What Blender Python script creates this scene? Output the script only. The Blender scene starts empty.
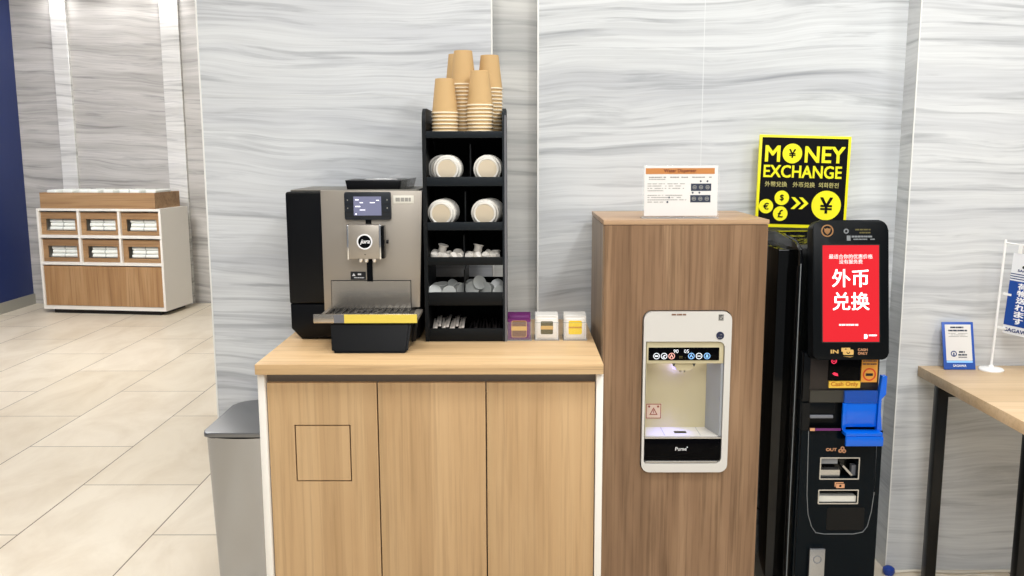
import bpy, bmesh, math, random
from mathutils import Vector, Matrix
random.seed(7)
PI = math.pi
SC = bpy.context.scene
COL = SC.collection

# ------------------------------------------------------------------ camera
cam_data = bpy.data.cameras.new('camera')
cam = bpy.data.objects.new('camera', cam_data)
COL.objects.link(cam)
cam_data.sensor_width = 36.0
cam_data.lens = 31.13
cam_data.clip_start = 0.02
_r = Vector((0.9999817, 0.0053024, -0.0029002))
_u = Vector((0.0020653, 0.1511754, 0.9885048))
_f = Vector((-0.0056799, 0.9884927, -0.1511617))
cam.matrix_world = Matrix(((_r.x, _u.x, -_f.x, 0.0), (_r.y, _u.y, -_f.y, 0.0),
                           (_r.z, _u.z, -_f.z, 1.6755), (0, 0, 0, 1)))
SC.camera = cam

# ------------------------------------------------------------------ world, exposure
world = bpy.data.worlds.new('world')
SC.world = world
world.use_nodes = True
world.node_tree.nodes['Background'].inputs[0].default_value = (0.93, 0.96, 1.0, 1)
world.node_tree.nodes['Background'].inputs[1].default_value = 0.32
SC.view_settings.view_transform = 'Standard'
SC.view_settings.look = 'None'
SC.view_settings.gamma = 1.0
SC.view_settings.use_curve_mapping = False
SC.view_settings.exposure = 0.0


# ------------------------------------------------------------------ ceiling lamps and added fill lamps
def area_lamp(name, loc, sx, sy, power, color=(0.985, 0.992, 1.0), target=None):
    d = bpy.data.lights.new(name, 'AREA')
    d.shape = 'RECTANGLE'
    d.size, d.size_y = sx, sy
    d.energy = power
    d.color = color
    o = bpy.data.objects.new(name, d)
    COL.objects.link(o)
    o.location = loc
    if target is not None:
        o.rotation_euler = (Vector(target) - Vector(loc)).to_track_quat('-Z', 'Y').to_euler()
    return o


area_lamp('ceiling_or_fill_lamp', (1.25, 2.0, 3.36), 0.35, 0.35, 34)
area_lamp('ceiling_or_fill_lamp', (-0.75, 1.7, 3.36), 0.6, 0.6, 26)
area_lamp('ceiling_or_fill_lamp', (0.3, 0.2, 3.36), 1.2, 1.2, 42)
area_lamp('ceiling_or_fill_lamp', (-0.22, 3.2, 3.38), 0.3, 0.1, 5)  # added lamp, brightens the wall in the gap behind the rack
area_lamp('ceiling_or_fill_lamp', (2.5, 1.6, 3.36), 0.8, 0.8, 36, (0.96, 0.98, 1.0))
area_lamp('ceiling_or_fill_lamp', (0.4, -1.2, 3.36), 3.0, 1.6, 105)  # added fill behind the camera, lifts the floor and the walls
area_lamp('ceiling_or_fill_lamp', (-3.2, 3.5, 3.36), 1.5, 1.5, 78, (1, 0.985, 0.96))
area_lamp('ceiling_or_fill_lamp', (-3.6, 6.6, 3.36), 1.5, 1.5, 64, (1, 0.985, 0.96))
area_lamp('wall_wash_or_fill_lamp', (-3.9, 6.4, 3.3), 1.2, 0.8, 105, (1, 0.985, 0.965), (-4.4, 9.87, 1.4))  # added fill aimed at the rear wall to brighten it
area_lamp('wall_wash_or_fill_lamp', (-4.3, 9.6, 3.38), 0.4, 0.08, 2.6, (1, 0.98, 0.96))
area_lamp('wall_wash_or_fill_lamp', (-4.93, 9.72, 3.38), 0.16, 0.06, 2.2, (1, 0.98, 0.96))  # added to brighten the top of the left pilaster
area_lamp('wall_wash_or_fill_lamp', (-3.74, 9.72, 3.38), 0.16, 0.06, 2.2, (1, 0.98, 0.96))  # added to brighten the top of the right pilaster


# ------------------------------------------------------------------ material helpers
def lin(c):
    return c / 12.92 if c <= 0.04045 else ((c + 0.055) / 1.055) ** 2.4


def rgb(r, g, b):
    return (lin(r / 255), lin(g / 255), lin(b / 255), 1)


def mat(name, color, rough=0.5, metal=0.0, spec=0.5, emit=None, strength=0.0, alpha=1.0, trans=0.0, coat=0.0):
    m = bpy.data.materials.new(name)
    m.use_nodes = True
    b = m.node_tree.nodes['Principled BSDF']
    b.inputs['Base Color'].default_value = rgb(*color)
    b.inputs['Roughness'].default_value = rough
    b.inputs['Metallic'].default_value = metal
    b.inputs['Specular IOR Level'].default_value = spec
    b.inputs['Alpha'].default_value = alpha
    b.inputs['Transmission Weight'].default_value = trans
    b.inputs['Coat Weight'].default_value = coat
    if emit:
        b.inputs['Emission Color'].default_value = rgb(*emit)
        b.inputs['Emission Strength'].default_value = strength
    return m


class NT:
    """tiny node helper"""
    def __init__(s, m):
        s.m = m
        s.t = m.node_tree
        s.b = s.t.nodes['Principled BSDF']

    def n(s, kind, **kw):
        nd = s.t.nodes.new(kind)
        for k, v in kw.items():
            if k in nd.inputs.keys() if hasattr(nd.inputs, 'keys') else False:
                nd.inputs[k].default_value = v
            else:
                setattr(nd, k, v)
        return nd

    def l(s, a, b):
        s.t.links.new(a, b)

    def ramp(s, stops, fac, interp='LINEAR'):
        r = s.t.nodes.new('ShaderNodeValToRGB')
        r.color_ramp.interpolation = interp
        e = r.color_ramp.elements
        while len(e) < len(stops):
            e.new(0.5)
        for k, (p, c) in enumerate(stops):
            e[k].position = p
            e[k].color = rgb(*c)
        s.l(fac, r.inputs[0])
        return r

    def mapping(s, scale, loc=(0, 0, 0), src='Object'):
        tc = s.t.nodes.new('ShaderNodeTexCoord')
        mp = s.t.nodes.new('ShaderNodeMapping')
        mp.inputs['Scale'].default_value = scale
        mp.inputs['Location'].default_value = loc
        s.l(tc.outputs[src], mp.inputs[0])
        return mp

    def noise(s, vec, scale=1.0, detail=3.0, rough=0.5, dist=0.0):
        n = s.t.nodes.new('ShaderNodeTexNoise')
        n.inputs['Scale'].default_value = scale
        n.inputs['Detail'].default_value = detail
        n.inputs['Roughness'].default_value = rough
        n.inputs['Distortion'].default_value = dist
        s.l(vec, n.inputs['Vector'])
        return n

    def mix(s, a, b, fac, blend='MIX'):
        x = s.t.nodes.new('ShaderNodeMix')
        x.data_type = 'RGBA'
        x.blend_type = blend
        for v, i in ((a, 6), (b, 7)):
            if isinstance(v, tuple):
                x.inputs[i].default_value = v
            else:
                s.l(v, x.inputs[i])
        if isinstance(fac, (int, float)):
            x.inputs[0].default_value = fac
        else:
            s.l(fac, x.inputs[0])
        return x.outputs[2]

    def math(s, op, a, b=0.0, clamp=False):
        x = s.t.nodes.new('ShaderNodeMath')
        x.operation = op
        x.use_clamp = clamp
        for v, i in ((a, 0), (b, 1)):
            if isinstance(v, (int, float)):
                x.inputs[i].default_value = v
            else:
                s.l(v, x.inputs[i])
        return x.outputs[0]


def marble(name, seed, light, mid, dark, tilt=0.05, seam_z=(1.288, 1.893), seam_x=(), seam_col=(205, 207, 206), rough=0.14):
    """grey veined polished stone, veins running along X; joints between slabs"""
    m = mat(name, light, rough, spec=0.5)
    k = NT(m)
    tc = k.t.nodes.new('ShaderNodeTexCoord')
    # gentle undulation of the vein direction
    w = k.mapping((0.9, 0.9, 1.6), (seed * 3.1, seed, seed * 1.7))
    wn = k.noise(w.outputs[0], 1.0, 2.0, 0.5)
    sep = k.t.nodes.new('ShaderNodeSeparateXYZ')
    k.l(tc.outputs['Object'], sep.inputs[0])
    wob = k.math('MULTIPLY', k.math('SUBTRACT', wn.outputs[0], 0.5), 0.21)
    z = k.math('ADD', k.math('ADD', sep.outputs[2], wob), k.math('MULTIPLY', sep.outputs[0], tilt))
    cmb = k.t.nodes.new('ShaderNodeCombineXYZ')
    k.l(k.math('ADD', sep.outputs[0], sep.outputs[1]), cmb.inputs[0])
    k.l(z, cmb.inputs[2])
    cmb.inputs[1].default_value = seed * 5.3

    def layer(sx, sz, detail, rough_, dist, off):
        mp = k.t.nodes.new('ShaderNodeMapping')
        mp.inputs['Scale'].default_value = (sx, 1, sz)
        mp.inputs['Location'].default_value = (off, off * 1.3, off * 0.7)
        k.l(cmb.outputs[0], mp.inputs[0])
        return k.noise(mp.outputs[0], 1.0, detail, rough_, dist)
    broad = layer(0.55, 8.0, 3.0, 0.55, 0.3, seed)
    fine = layer(1.3, 27.0, 5.0, 0.6, 0.6, seed + 9)
    hair = layer(2.2, 90.0, 4.0, 0.6, 0.4, seed + 21)
    c = k.ramp([(0.32, dark), (0.47, mid), (0.58, light)], broad.outputs[0])
    vein = k.ramp([(0.27, (150, 152, 156)), (0.38, (214, 215, 217)), (0.48, (255, 255, 255))], fine.outputs[0])
    c2 = k.mix(c.outputs[0], vein.outputs[0], 0.6, 'MULTIPLY')
    hr = k.ramp([(0.3, (205, 205, 207)), (0.6, (255, 255, 255))], hair.outputs[0])
    c3 = k.mix(c2, hr.outputs[0], 0.4, 'MULTIPLY')
    # joints
    cur = c3
    for zz in seam_z:
        f = k.math('LESS_THAN', k.math('ABSOLUTE', k.math('SUBTRACT', sep.outputs[2], zz)), 0.0016)
        cur = k.mix(cur, rgb(*seam_col), k.math('MULTIPLY', f, 0.6))
    for xx in seam_x:
        f = k.math('LESS_THAN', k.math('ABSOLUTE', k.math('SUBTRACT', sep.outputs[0], xx)), 0.0016)
        cur = k.mix(cur, rgb(225, 228, 228), k.math('MULTIPLY', f, 0.7))
    k.l(cur, k.b.inputs['Base Color'])
    return m


def wood(name, light, mid, dark, axis='Z', scale=1.0, rough=0.42, seed=0.0, contrast=1.0, plank=None):
    """long straight grain along one axis, with wider figure bands"""
    m = mat(name, mid, rough, spec=0.35)
    k = NT(m)
    def sc(a, b):
        return {'Z': (a, a, b), 'X': (b, a, a), 'Y': (a, b, a)}[axis]
    base = k.mapping(sc(9 * scale, 0.7 * scale), (seed, seed * 2, seed * 3))
    n1 = k.noise(base.outputs[0], 1.0, 3.0, 0.55, 1.2)
    fine = k.mapping(sc(95 * scale, 2.2 * scale), (seed * 2, seed, seed))
    n2 = k.noise(fine.outputs[0], 1.0, 4.0, 0.65, 0.25)
    c = k.ramp([(0.3, dark), (0.5, mid), (0.68, light)], n1.outputs[0])
    pores = k.ramp([(0.30, (172, 164, 154)), (0.52, (255, 255, 255))], n2.outputs[0])
    c2 = k.mix(c.outputs[0], pores.outputs[0], 0.55 * contrast, 'MULTIPLY')
    if plank:
        # strips glued side by side, each of a slightly different tone
        tc = k.t.nodes.new('ShaderNodeTexCoord')
        sep = k.t.nodes.new('ShaderNodeSeparateXYZ')
        k.l(tc.outputs['Object'], sep.inputs[0])
        src = sep.outputs[0] if axis in 'ZY' else sep.outputs[1]
        cell = k.math('FLOOR', k.math('DIVIDE', src, plank))
        wn = k.t.nodes.new('ShaderNodeTexWhiteNoise')
        wn.noise_dimensions = '1D'
        k.l(k.math('ADD', cell, seed * 7), wn.inputs['W'])
        tone = k.ramp([(0.0, (224, 219, 213)), (1.0, (255, 255, 255))], wn.outputs[0])
        c2 = k.mix(c2, tone.outputs[0], 0.6, 'MULTIPLY')
    k.l(c2, k.b.inputs['Base Color'])
    return m


def brushed(name, color, rough=0.3, axis='Z', amount=0.12):
    m = mat(name, color, rough, metal=1.0)
    k = NT(m)
    s = {'Z': (220, 220, 3), 'X': (3, 220, 220)}[axis]
    n = k.noise(k.mapping(s).outputs[0], 1.0, 3.0)
    r = k.t.nodes.new('ShaderNodeMapRange')
    r.inputs[3].default_value = rough - amount
    r.inputs[4].default_value = rough + amount
    k.l(n.outputs[0], r.inputs[0])
    k.l(r.outputs[0], k.b.inputs['Roughness'])
    return m


M = {}
M['marble_left'] = marble('marble_left', 2.3, (222, 225, 227), (214, 217, 220), (199, 202, 207), 0.02)
M['marble_mid'] = marble('marble_mid', 7.7, (206, 206, 202), (194, 194, 191), (180, 181, 179), 0.05)
M['marble_right'] = marble('marble_right', 4.9, (219, 222, 223), (212, 215, 216), (199, 202, 205), -0.03, seam_x=(0.717,))
M['marble_table'] = marble('marble_table', 11.2, (218, 220, 220), (211, 213, 214), (201, 203, 205), 0.02, seam_z=(1.291,))
M['marble_rear'] = marble('marble_rear', 15.4, (204, 201, 197), (192, 189, 185), (176, 173, 169), 0.03, seam_z=(), rough=0.26)
M['marble_pilaster_sheen'] = marble('marble_pilaster_sheen', 19.4, (232, 231, 229), (222, 221, 218), (208, 207, 204), 0.03, seam_z=())  # paler tone stands in for light reflected on the polished pilasters
M['stone_edge_glint'] = mat('stone_edge_glint', (236, 236, 232), 0.2)  # whitish tone painted for light caught on the slab edges
M['ceiling'] = mat('ceiling_paint', (235, 235, 232), 0.8)
M['navy'] = mat('navy_wall', (30, 48, 104), 0.5)
M['skirting'] = mat('skirting_grey', (158, 156, 146), 0.4)
M['oak'] = wood('oak_front', (202, 170, 128), (196, 163, 121), (187, 153, 111), 'Z', 0.8, seed=1.3, plank=0.072, contrast=0.6)
M['oak_top'] = wood('oak_top', (214, 183, 140), (206, 173, 129), (195, 161, 117), 'X', 0.8, seed=4.1)
M['oak_table'] = wood('oak_table', (216, 190, 154), (209, 181, 144), (200, 171, 133), 'X', 0.8, seed=8.1, contrast=0.5)
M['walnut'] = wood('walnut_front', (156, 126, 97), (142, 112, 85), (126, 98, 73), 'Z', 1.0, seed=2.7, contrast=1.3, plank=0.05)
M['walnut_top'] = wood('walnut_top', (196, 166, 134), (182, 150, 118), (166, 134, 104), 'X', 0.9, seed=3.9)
M['walnut_grey'] = wood('walnut_side', (168, 146, 122), (152, 131, 109), (135, 115, 95), 'Z', 1.0, seed=5.5)
M['tan_wood'] = wood('tan_wood', (182, 146, 106), (168, 130, 90), (150, 114, 78), 'Z', 0.6, seed=6.6)
M['tan_wood_h'] = wood('tan_wood_lengthwise', (176, 142, 104), (160, 126, 90), (142, 110, 78), 'X', 0.6, seed=7.4)
M['white_board'] = mat('white_board', (236, 232, 224), 0.45)
M['grey_rail'] = mat('grey_rail', (120, 112, 104), 0.5)
M['gap'] = mat('dark_gap', (22, 18, 15), 0.8)
M['black'] = mat('black_plastic', (8, 9, 12), 0.3, spec=0.25)
M['black_gloss'] = mat('black_gloss', (5, 6, 8), 0.08, spec=0.2)
M['blackish'] = mat('black_board', (10, 13, 15), 0.5, spec=0.2)
M['black_inner'] = mat('black_board_inner', (8, 9, 11), 0.6, spec=0.2)
M['slate'] = mat('slate_board', (20, 26, 31), 0.5, spec=0.2)
M['rack_edge_lit'] = mat('rack_edge_lit', (104, 104, 108), 0.4)
M['leg_black'] = mat('leg_black', (10, 10, 10), 0.3, spec=0.3)
M['steel'] = mat('brushed_steel', (172, 174, 178), 0.24, metal=1.0)
M['lid_steel'] = mat('lid_steel', (140, 141, 143), 0.35, metal=0.9)
M['black_glass'] = mat('black_glass', (4, 4, 6), 0.1, spec=0.05)
M['steel_front'] = mat('champagne_steel', (178, 170, 159), 0.42, metal=0.75)
M['steel_plate'] = mat('polished_steel_plate', (196, 188, 176), 0.25, metal=0.9)
M['chrome'] = mat('chrome', (225, 225, 225), 0.12, metal=1.0)
M['grey_top'] = mat('grey_top', (120, 116, 108), 0.4, metal=0.4)
M['smoke'] = mat('smoked_plastic', (88, 88, 84), 0.15, alpha=0.55)
M['bezel'] = mat('display_bezel', (34, 38, 44), 0.3, spec=0.3)
M['screen_blue'] = mat('display_screen', (96, 98, 118), 0.2, emit=(118, 120, 150), strength=0.55)
M['white_print'] = mat('white_print', (240, 240, 242), 0.6)
M['screen_white'] = mat('screen_white', (240, 240, 250), 0.5, emit=(240, 240, 255), strength=0.7)
M['yellow_tape'] = mat('yellow_tape', (228, 206, 86), 0.5)
M['grey_tape'] = mat('grey_tape', (108, 110, 116), 0.4)
M['label_white'] = mat('label_white', (222, 219, 208), 0.5)
M['grey_print'] = mat('grey_print', (150, 148, 142), 0.6)
M['black_print'] = mat('black_print', (26, 26, 28), 0.6)
M['kraft'] = mat('kraft_paper', (196, 162, 112), 0.75)
M['cup_rim'] = mat('cup_paper_rim', (236, 222, 194), 0.6)
M['lid'] = mat('lid_white', (226, 222, 213), 0.35)
M['lid_face'] = mat('lid_face', (206, 192, 168), 0.45)
M['pod'] = mat('pod_white', (212, 206, 197), 0.35)
M['pod_clear'] = mat('pod_translucent', (190, 192, 188), 0.2, alpha=0.75)
M['sugar'] = mat('sugar_paper', (216, 206, 196), 0.7)
M['stirrer'] = mat('stirrer_dark', (38, 34, 34), 0.5)
M['clear'] = mat('clear_acrylic', (235, 238, 240), 0.04, alpha=0.07)
M['clear_edge'] = mat('clear_acrylic_edge', (205, 208, 208), 0.1, alpha=0.4)
M['purple'] = mat('purple_paper', (104, 30, 100), 0.45)
M['tea_white'] = mat('tea_white_paper', (226, 223, 217), 0.5)
M['gold'] = mat('gold_print', (206, 168, 96), 0.45)
M['brown_print'] = mat('brown_print', (120, 86, 66), 0.5)
M['olive'] = mat('olive_print', (84, 76, 34), 0.5)
M['tea_yellow'] = mat('tea_yellow_print', (236, 206, 24), 0.5)
M['tea_orange'] = mat('tea_orange_print', (206, 150, 40), 0.5)
M['appliance'] = mat('appliance_white', (206, 203, 197), 0.28)
M['appliance_cream'] = mat('appliance_cream', (198, 187, 152), 0.35)
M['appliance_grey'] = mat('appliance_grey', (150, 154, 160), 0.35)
M['silver'] = mat('silver_trim', (190, 188, 184), 0.25, metal=0.8)
M['blue_led'] = mat('blue_led', (120, 120, 255), 0.4, emit=(110, 100, 255), strength=5.0)
M['icon_white'] = mat('icon_white', (225, 230, 235), 0.5, emit=(220, 228, 240), strength=0.4)
M['icon_red'] = mat('icon_red', (230, 170, 160), 0.5, emit=(235, 170, 160), strength=0.35)
M['icon_blue'] = mat('icon_blue', (130, 180, 230), 0.5, emit=(130, 180, 235), strength=0.4)
M['navy_badge'] = mat('navy_badge', (22, 30, 62), 0.3)
M['red_print'] = mat('red_print', (158, 84, 66), 0.6)
M['label_pink'] = mat('label_pink', (222, 200, 178), 0.6)
M['orange_head'] = mat('orange_print', (186, 122, 62), 0.6)
M['dark_red'] = mat('dark_red_print', (110, 42, 20), 0.6)
M['paper'] = mat('paper_white', (220, 217, 213), 0.6)
M['dark_navy'] = mat('dark_navy_print', (40, 48, 66), 0.5)
M['kiosk'] = mat('kiosk_black', (7, 9, 12), 0.18, spec=0.2)
M['kiosk_side'] = mat('kiosk_side', (7, 8, 8), 0.07, spec=0.3)
M['kiosk_front'] = mat('kiosk_front', (4, 12, 18), 0.14, spec=0.1)
M['kiosk_head'] = mat('kiosk_head', (6, 9, 12), 0.3, spec=0.15)
M['line_grey'] = mat('line_grey', (120, 124, 126), 0.4)
M['red_screen'] = mat('red_screen', (60, 4, 6), 0.2, emit=(255, 38, 50), strength=0.85)
M['screen_text'] = mat('screen_text', (250, 240, 240), 0.4, emit=(255, 246, 246), strength=0.85)
M['screen_pink'] = mat('screen_pink', (250, 190, 190), 0.4, emit=(255, 200, 196), strength=0.8)
M['led_red'] = mat('led_red', (160, 20, 30), 0.4, emit=(255, 50, 90), strength=1.0)
M['copper'] = mat('copper_print', (206, 150, 110), 0.45)
M['gold_lion'] = mat('bronze_emblem', (176, 130, 86), 0.35, metal=0.5)
M['orange_sticker'] = mat('orange_sticker', (232, 160, 60), 0.5)
M['orange_red'] = mat('orange_red_print', (210, 70, 30), 0.5)
M['cash_yellow'] = mat('cash_yellow', (240, 196, 70), 0.5)
M['cash_text'] = mat('cash_text', (196, 112, 20), 0.5)
M['brown_band'] = mat('brown_band', (40, 34, 31), 0.3, spec=0.3)
M['olive_band'] = mat('olive_band', (58, 56, 50), 0.3, spec=0.3)
M['blue_shield'] = mat('blue_acrylic', (4, 98, 215), 0.12, alpha=0.93)
M['blue_shield_film'] = mat('blue_acrylic_thin', (10, 84, 190), 0.1, alpha=0.55)
M['sign_yellow'] = mat('sign_yellow', (244, 236, 20), 0.5)
M['sign_black'] = mat('sign_black', (7, 7, 10), 0.5, spec=0.15)
M['sign_olive'] = mat('sign_dull_yellow', (186, 178, 110), 0.5)
M['card_blue'] = mat('card_blue', (40, 84, 172), 0.4)
M['flag_blue'] = mat('flag_blue', (8, 66, 150), 0.7)
M['flag_white'] = mat('flag_white', (226, 228, 232), 0.7)
M['logo_navy'] = mat('logo_navy', (22, 50, 110), 0.6)
M['white_plastic'] = mat('white_plastic', (240, 240, 238), 0.35)
M['cable_white'] = mat('cable_white', (226, 220, 206), 0.45)
M['cable_grey'] = mat('cable_grey', (70, 70, 66), 0.5)
M['blue_plug'] = mat('blue_plug', (26, 62, 150), 0.15)
M['bundle'] = mat('white_bundle', (240, 243, 237), 0.6)
M['bundle_band'] = mat('bundle_band', (190, 194, 188), 0.6)


def floor_material():
    m = mat('floor_tile', (232, 219, 193), 0.33, spec=0.4)
    k = NT(m)
    tc = k.t.nodes.new('ShaderNodeTexCoord')
    sep = k.t.nodes.new('ShaderNodeSeparateXYZ')
    k.l(tc.outputs['Object'], sep.inputs[0])
    cmb = k.t.nodes.new('ShaderNodeCombineXYZ')
    k.l(k.math('ADD', sep.outputs[1], -3.7172 + 24.6), cmb.inputs[0])
    k.l(k.math('ADD', sep.outputs[0], 1.6241 + 24.0), cmb.inputs[1])
    br = k.t.nodes.new('ShaderNodeTexBrick')
    br.offset = 0.5
    br.offset_frequency = 2
    br.squash = 1.0
    br.inputs['Scale'].default_value = 1.0
    br.inputs['Mortar Size'].default_value = 0.003
    br.inputs['Mortar Smooth'].default_value = 0.0
    br.inputs['Brick Width'].default_value = 1.2
    br.inputs['Row Height'].default_value = 0.6
    br.inputs['Color1'].default_value = rgb(227, 217, 199)
    br.inputs['Color2'].default_value = rgb(220, 209, 189)
    br.inputs['Mortar'].default_value = rgb(112, 98, 82)
    k.l(cmb.outputs[0], br.inputs['Vector'])
    n = k.noise(k.mapping((3.0, 1.6, 1)).outputs[0], 1.0, 5.0, 0.62, 0.6)
    cl = k.ramp([(0.3, (222, 214, 204)), (0.6, (255, 255, 255))], n.outputs[0])
    k.l(k.mix(br.outputs['Color'], cl.outputs[0], 0.6, 'MULTIPLY'), k.b.inputs['Base Color'])
    return m


M['floor'] = floor_material()

# ------------------------------------------------------------------ object helpers
ROOT = {}          # world origin of every thing / part, for building meshes in world coordinates


def thing(name, label, cat, loc, group=None, rot=None):
    o = bpy.data.objects.new(name, None)
    o.empty_display_size = 0.05
    COL.objects.link(o)
    o.location = loc
    if rot is not None:
        o.rotation_euler = rot
    o['label'] = label
    o['category'] = cat
    if group:
        o['group'] = group
    ROOT[o.name] = Vector((0, 0, 0)) if rot is not None else Vector(loc)   # turned things are built in local coordinates
    return o


def tag(o, label, cat, group=None):
    o['label'] = label
    o['category'] = cat
    if group:
        o['group'] = group
    return o


def smooth(me, ang=35):
    me.polygons.foreach_set('use_smooth', [True] * len(me.polygons))
    bm = bmesh.new()
    bm.from_mesh(me)
    lim = math.radians(ang)
    for e in bm.edges:
        if len(e.link_faces) != 2 or e.calc_face_angle(0) > lim:
            e.smooth = False
    bm.to_mesh(me)
    bm.free()


def obj(name, bm, material, parent=None, origin=None, sm=True, label=None):
    """link a bmesh, built in world coordinates, as one mesh object"""
    if parent is not None:
        off = ROOT[parent.name]
    else:
        off = Vector(origin) if origin is not None else Vector((0, 0, 0))
    bmesh.ops.translate(bm, verts=bm.verts, vec=-off)
    bmesh.ops.recalc_face_normals(bm, faces=bm.faces)
    me = bpy.data.meshes.new(name)
    bm.to_mesh(me)
    bm.free()
    if sm:
        smooth(me)
    me.materials.append(material)
    o = bpy.data.objects.new(name, me)
    COL.objects.link(o)
    if parent is not None:
        o.parent = parent
    else:
        o.location = off
    ROOT[o.name] = off
    if label:
        o['label'] = label
    return o


def struct(name, bm, material):
    o = obj(name, bm, material, None, None, sm=False)
    o['kind'] = 'structure'
    return o


def NB():
    return bmesh.new()


def box(bm, x0, x1, y0, y1, z0, z1, bev=0.0, seg=2, mtx=None):
    vs = [bm.verts.new((x, y, z)) for x in (x0, x1) for y in (y0, y1) for z in (z0, z1)]
    q = [(0, 1, 3, 2), (4, 6, 7, 5), (0, 4, 5, 1), (2, 3, 7, 6), (0, 2, 6, 4), (1, 5, 7, 3)]
    fs = [bm.faces.new([vs[i] for i in f]) for f in q]
    if bev > 0:
        es = list({e for f in fs for e in f.edges})
        r = bmesh.ops.bevel(bm, geom=es, offset=bev, segments=seg, profile=0.5, affect='EDGES')
        vs = list({v for f in r['faces'] for v in f.verts} | {v for v in vs if v.is_valid})
    if mtx is not None:
        bmesh.ops.transform(bm, matrix=mtx, verts=[v for v in vs if v.is_valid])
    return bm


def bx(x0, x1, y0, y1, z0, z1, bev=0.0, seg=2):
    return box(NB(), x0, x1, y0, y1, z0, z1, bev, seg)


def rrect(x0, x1, z0, z1, r, n=6, r4=None):
    """rounded rectangle outline in x,z; r4 = radii (bottom-left, bottom-right, top-right, top-left)"""
    rr = r4 or (r, r, r, r)
    pts = []
    for (cx, cz, a0, q) in ((x0, z0, PI, rr[0]), (x1, z0, 1.5 * PI, rr[1]), (x1, z1, 0, rr[2]), (x0, z1, 0.5 * PI, rr[3])):
        sx = 1 if cx == x0 else -1
        sz = 1 if cz == z0 else -1
        if q <= 1e-6:
            pts.append((cx, cz))
            continue
        for k in range(n + 1):
            a = a0 + 0.5 * PI * k / n
            pts.append((cx + sx * q + q * math.cos(a), cz + sz * q + q * math.sin(a)))
    return pts


def circ(cx, cz, r, n=32):
    return [(cx + r * math.cos(2 * PI * k / n), cz + r * math.sin(2 * PI * k / n)) for k in range(n)]


def prism(bm, pts, y0, y1, bev=0.0, holes=()):
    """extrude an x,z outline (with optional holes) from y0 (front) to y1 (back)"""
    if not holes:
        a = [bm.verts.new((x, y0, z)) for x, z in pts]
        b = [bm.verts.new((x, y1, z)) for x, z in pts]
        f0 = bm.faces.new(a)
        bm.faces.new(b[::-1])
        n = len(a)
        for i in range(n):
            bm.faces.new((a[i], b[i], b[(i + 1) % n], a[(i + 1) % n]))
        if bev > 0:
            bmesh.ops.bevel(bm, geom=list(f0.edges), offset=bev, segments=2, profile=0.5, affect='EDGES')
        return bm
    loops = [pts] + list(holes)
    es, rings = [], []
    for lp in loops:
        a = [bm.verts.new((x, y0, z)) for x, z in lp]
        rings.append(a)
        for i in range(len(a)):
            es.append(bm.edges.new((a[i], a[(i + 1) % len(a)])))
    r = bmesh.ops.triangle_fill(bm, edges=es, use_beauty=True)
    fs = [g for g in r['geom'] if isinstance(g, bmesh.types.BMFace)]
    ex = bmesh.ops.extrude_face_region(bm, geom=fs)
    nv = [g for g in ex['geom'] if isinstance(g, bmesh.types.BMVert)]
    bmesh.ops.translate(bm, verts=nv, vec=(0, y1 - y0, 0))
    return bm


def pz(bm, pts, z0, z1, bev=0.0):
    """extrude an x,y outline from z0 to z1"""
    a = [bm.verts.new((x, y, z0)) for x, y in pts]
    b = [bm.verts.new((x, y, z1)) for x, y in pts]
    bm.faces.new(a[::-1])
    f1 = bm.faces.new(b)
    n = len(a)
    for i in range(n):
        bm.faces.new((a[i], a[(i + 1) % n], b[(i + 1) % n], b[i]))
    if bev > 0:
        bmesh.ops.bevel(bm, geom=list(f1.edges), offset=bev, segments=3, profile=0.5, affect='EDGES')
    return bm


def lathe(bm, prof, n=28, mtx=None):
    """revolve (radius, z) profile about Z"""
    rings, new = [], []
    for r, z in prof:
        if r < 1e-6:
            v = bm.verts.new((0, 0, z))
            rings.append([v])
        else:
            rings.append([bm.verts.new((r * math.cos(2 * PI * k / n), r * math.sin(2 * PI * k / n), z)) for k in range(n)])
        new += rings[-1]
    for a, b in zip(rings[:-1], rings[1:]):
        for k in range(n):
            k2 = (k + 1) % n
            if len(a) == 1 and len(b) == 1:
                continue
            if len(a) == 1:
                bm.faces.new((a[0], b[k], b[k2]))
            elif len(b) == 1:
                bm.faces.new((a[k], b[0], a[k2]))
            else:
                bm.faces.new((a[k], b[k], b[k2], a[k2]))
    if mtx is not None:
        bmesh.ops.transform(bm, matrix=mtx, verts=new)
    return bm


def tube(bm, pts, r, n=10, r_end=None):
    """round bar through a list of points"""
    P = [Vector(p) for p in pts]
    rings = []
    up = Vector((0, 0, 1))
    for i, p in enumerate(P):
        d = (P[min(i + 1, len(P) - 1)] - P[max(i - 1, 0)]).normalized()
        s = d.cross(up)
        if s.length < 1e-3:
            s = d.cross(Vector((0, 1, 0)))
        s.normalize()
        t = s.cross(d)
        rad = r if r_end is None else r + (r_end - r) * i / (len(P) - 1)
        rings.append([bm.verts.new(p + s * rad * math.cos(2 * PI * k / n) + t * rad * math.sin(2 * PI * k / n)) for k in range(n)])
    for a, b in zip(rings[:-1], rings[1:]):
        for k in range(n):
            bm.faces.new((a[k], a[(k + 1) % n], b[(k + 1) % n], b[k]))
    bm.faces.new(rings[0][::-1])
    bm.faces.new(rings[-1])
    return bm


FRONT = Matrix(((1, 0, 0, 0), (0, 0, 1, 0), (0, 1, 0, 0), (0, 0, 0, 1)))  # disc axis Z -> Y


def disc_front(bm, cx, cz, r, y0, y1, n=32):
    return prism(bm, circ(cx, cz, r, n), y0, y1)


def ring_front(bm, cx, cz, r0, r1, y0, y1, n=32):
    return prism(bm, circ(cx, cz, r1, n), y0, y1, holes=[circ(cx, cz, r0, n)])


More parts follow.
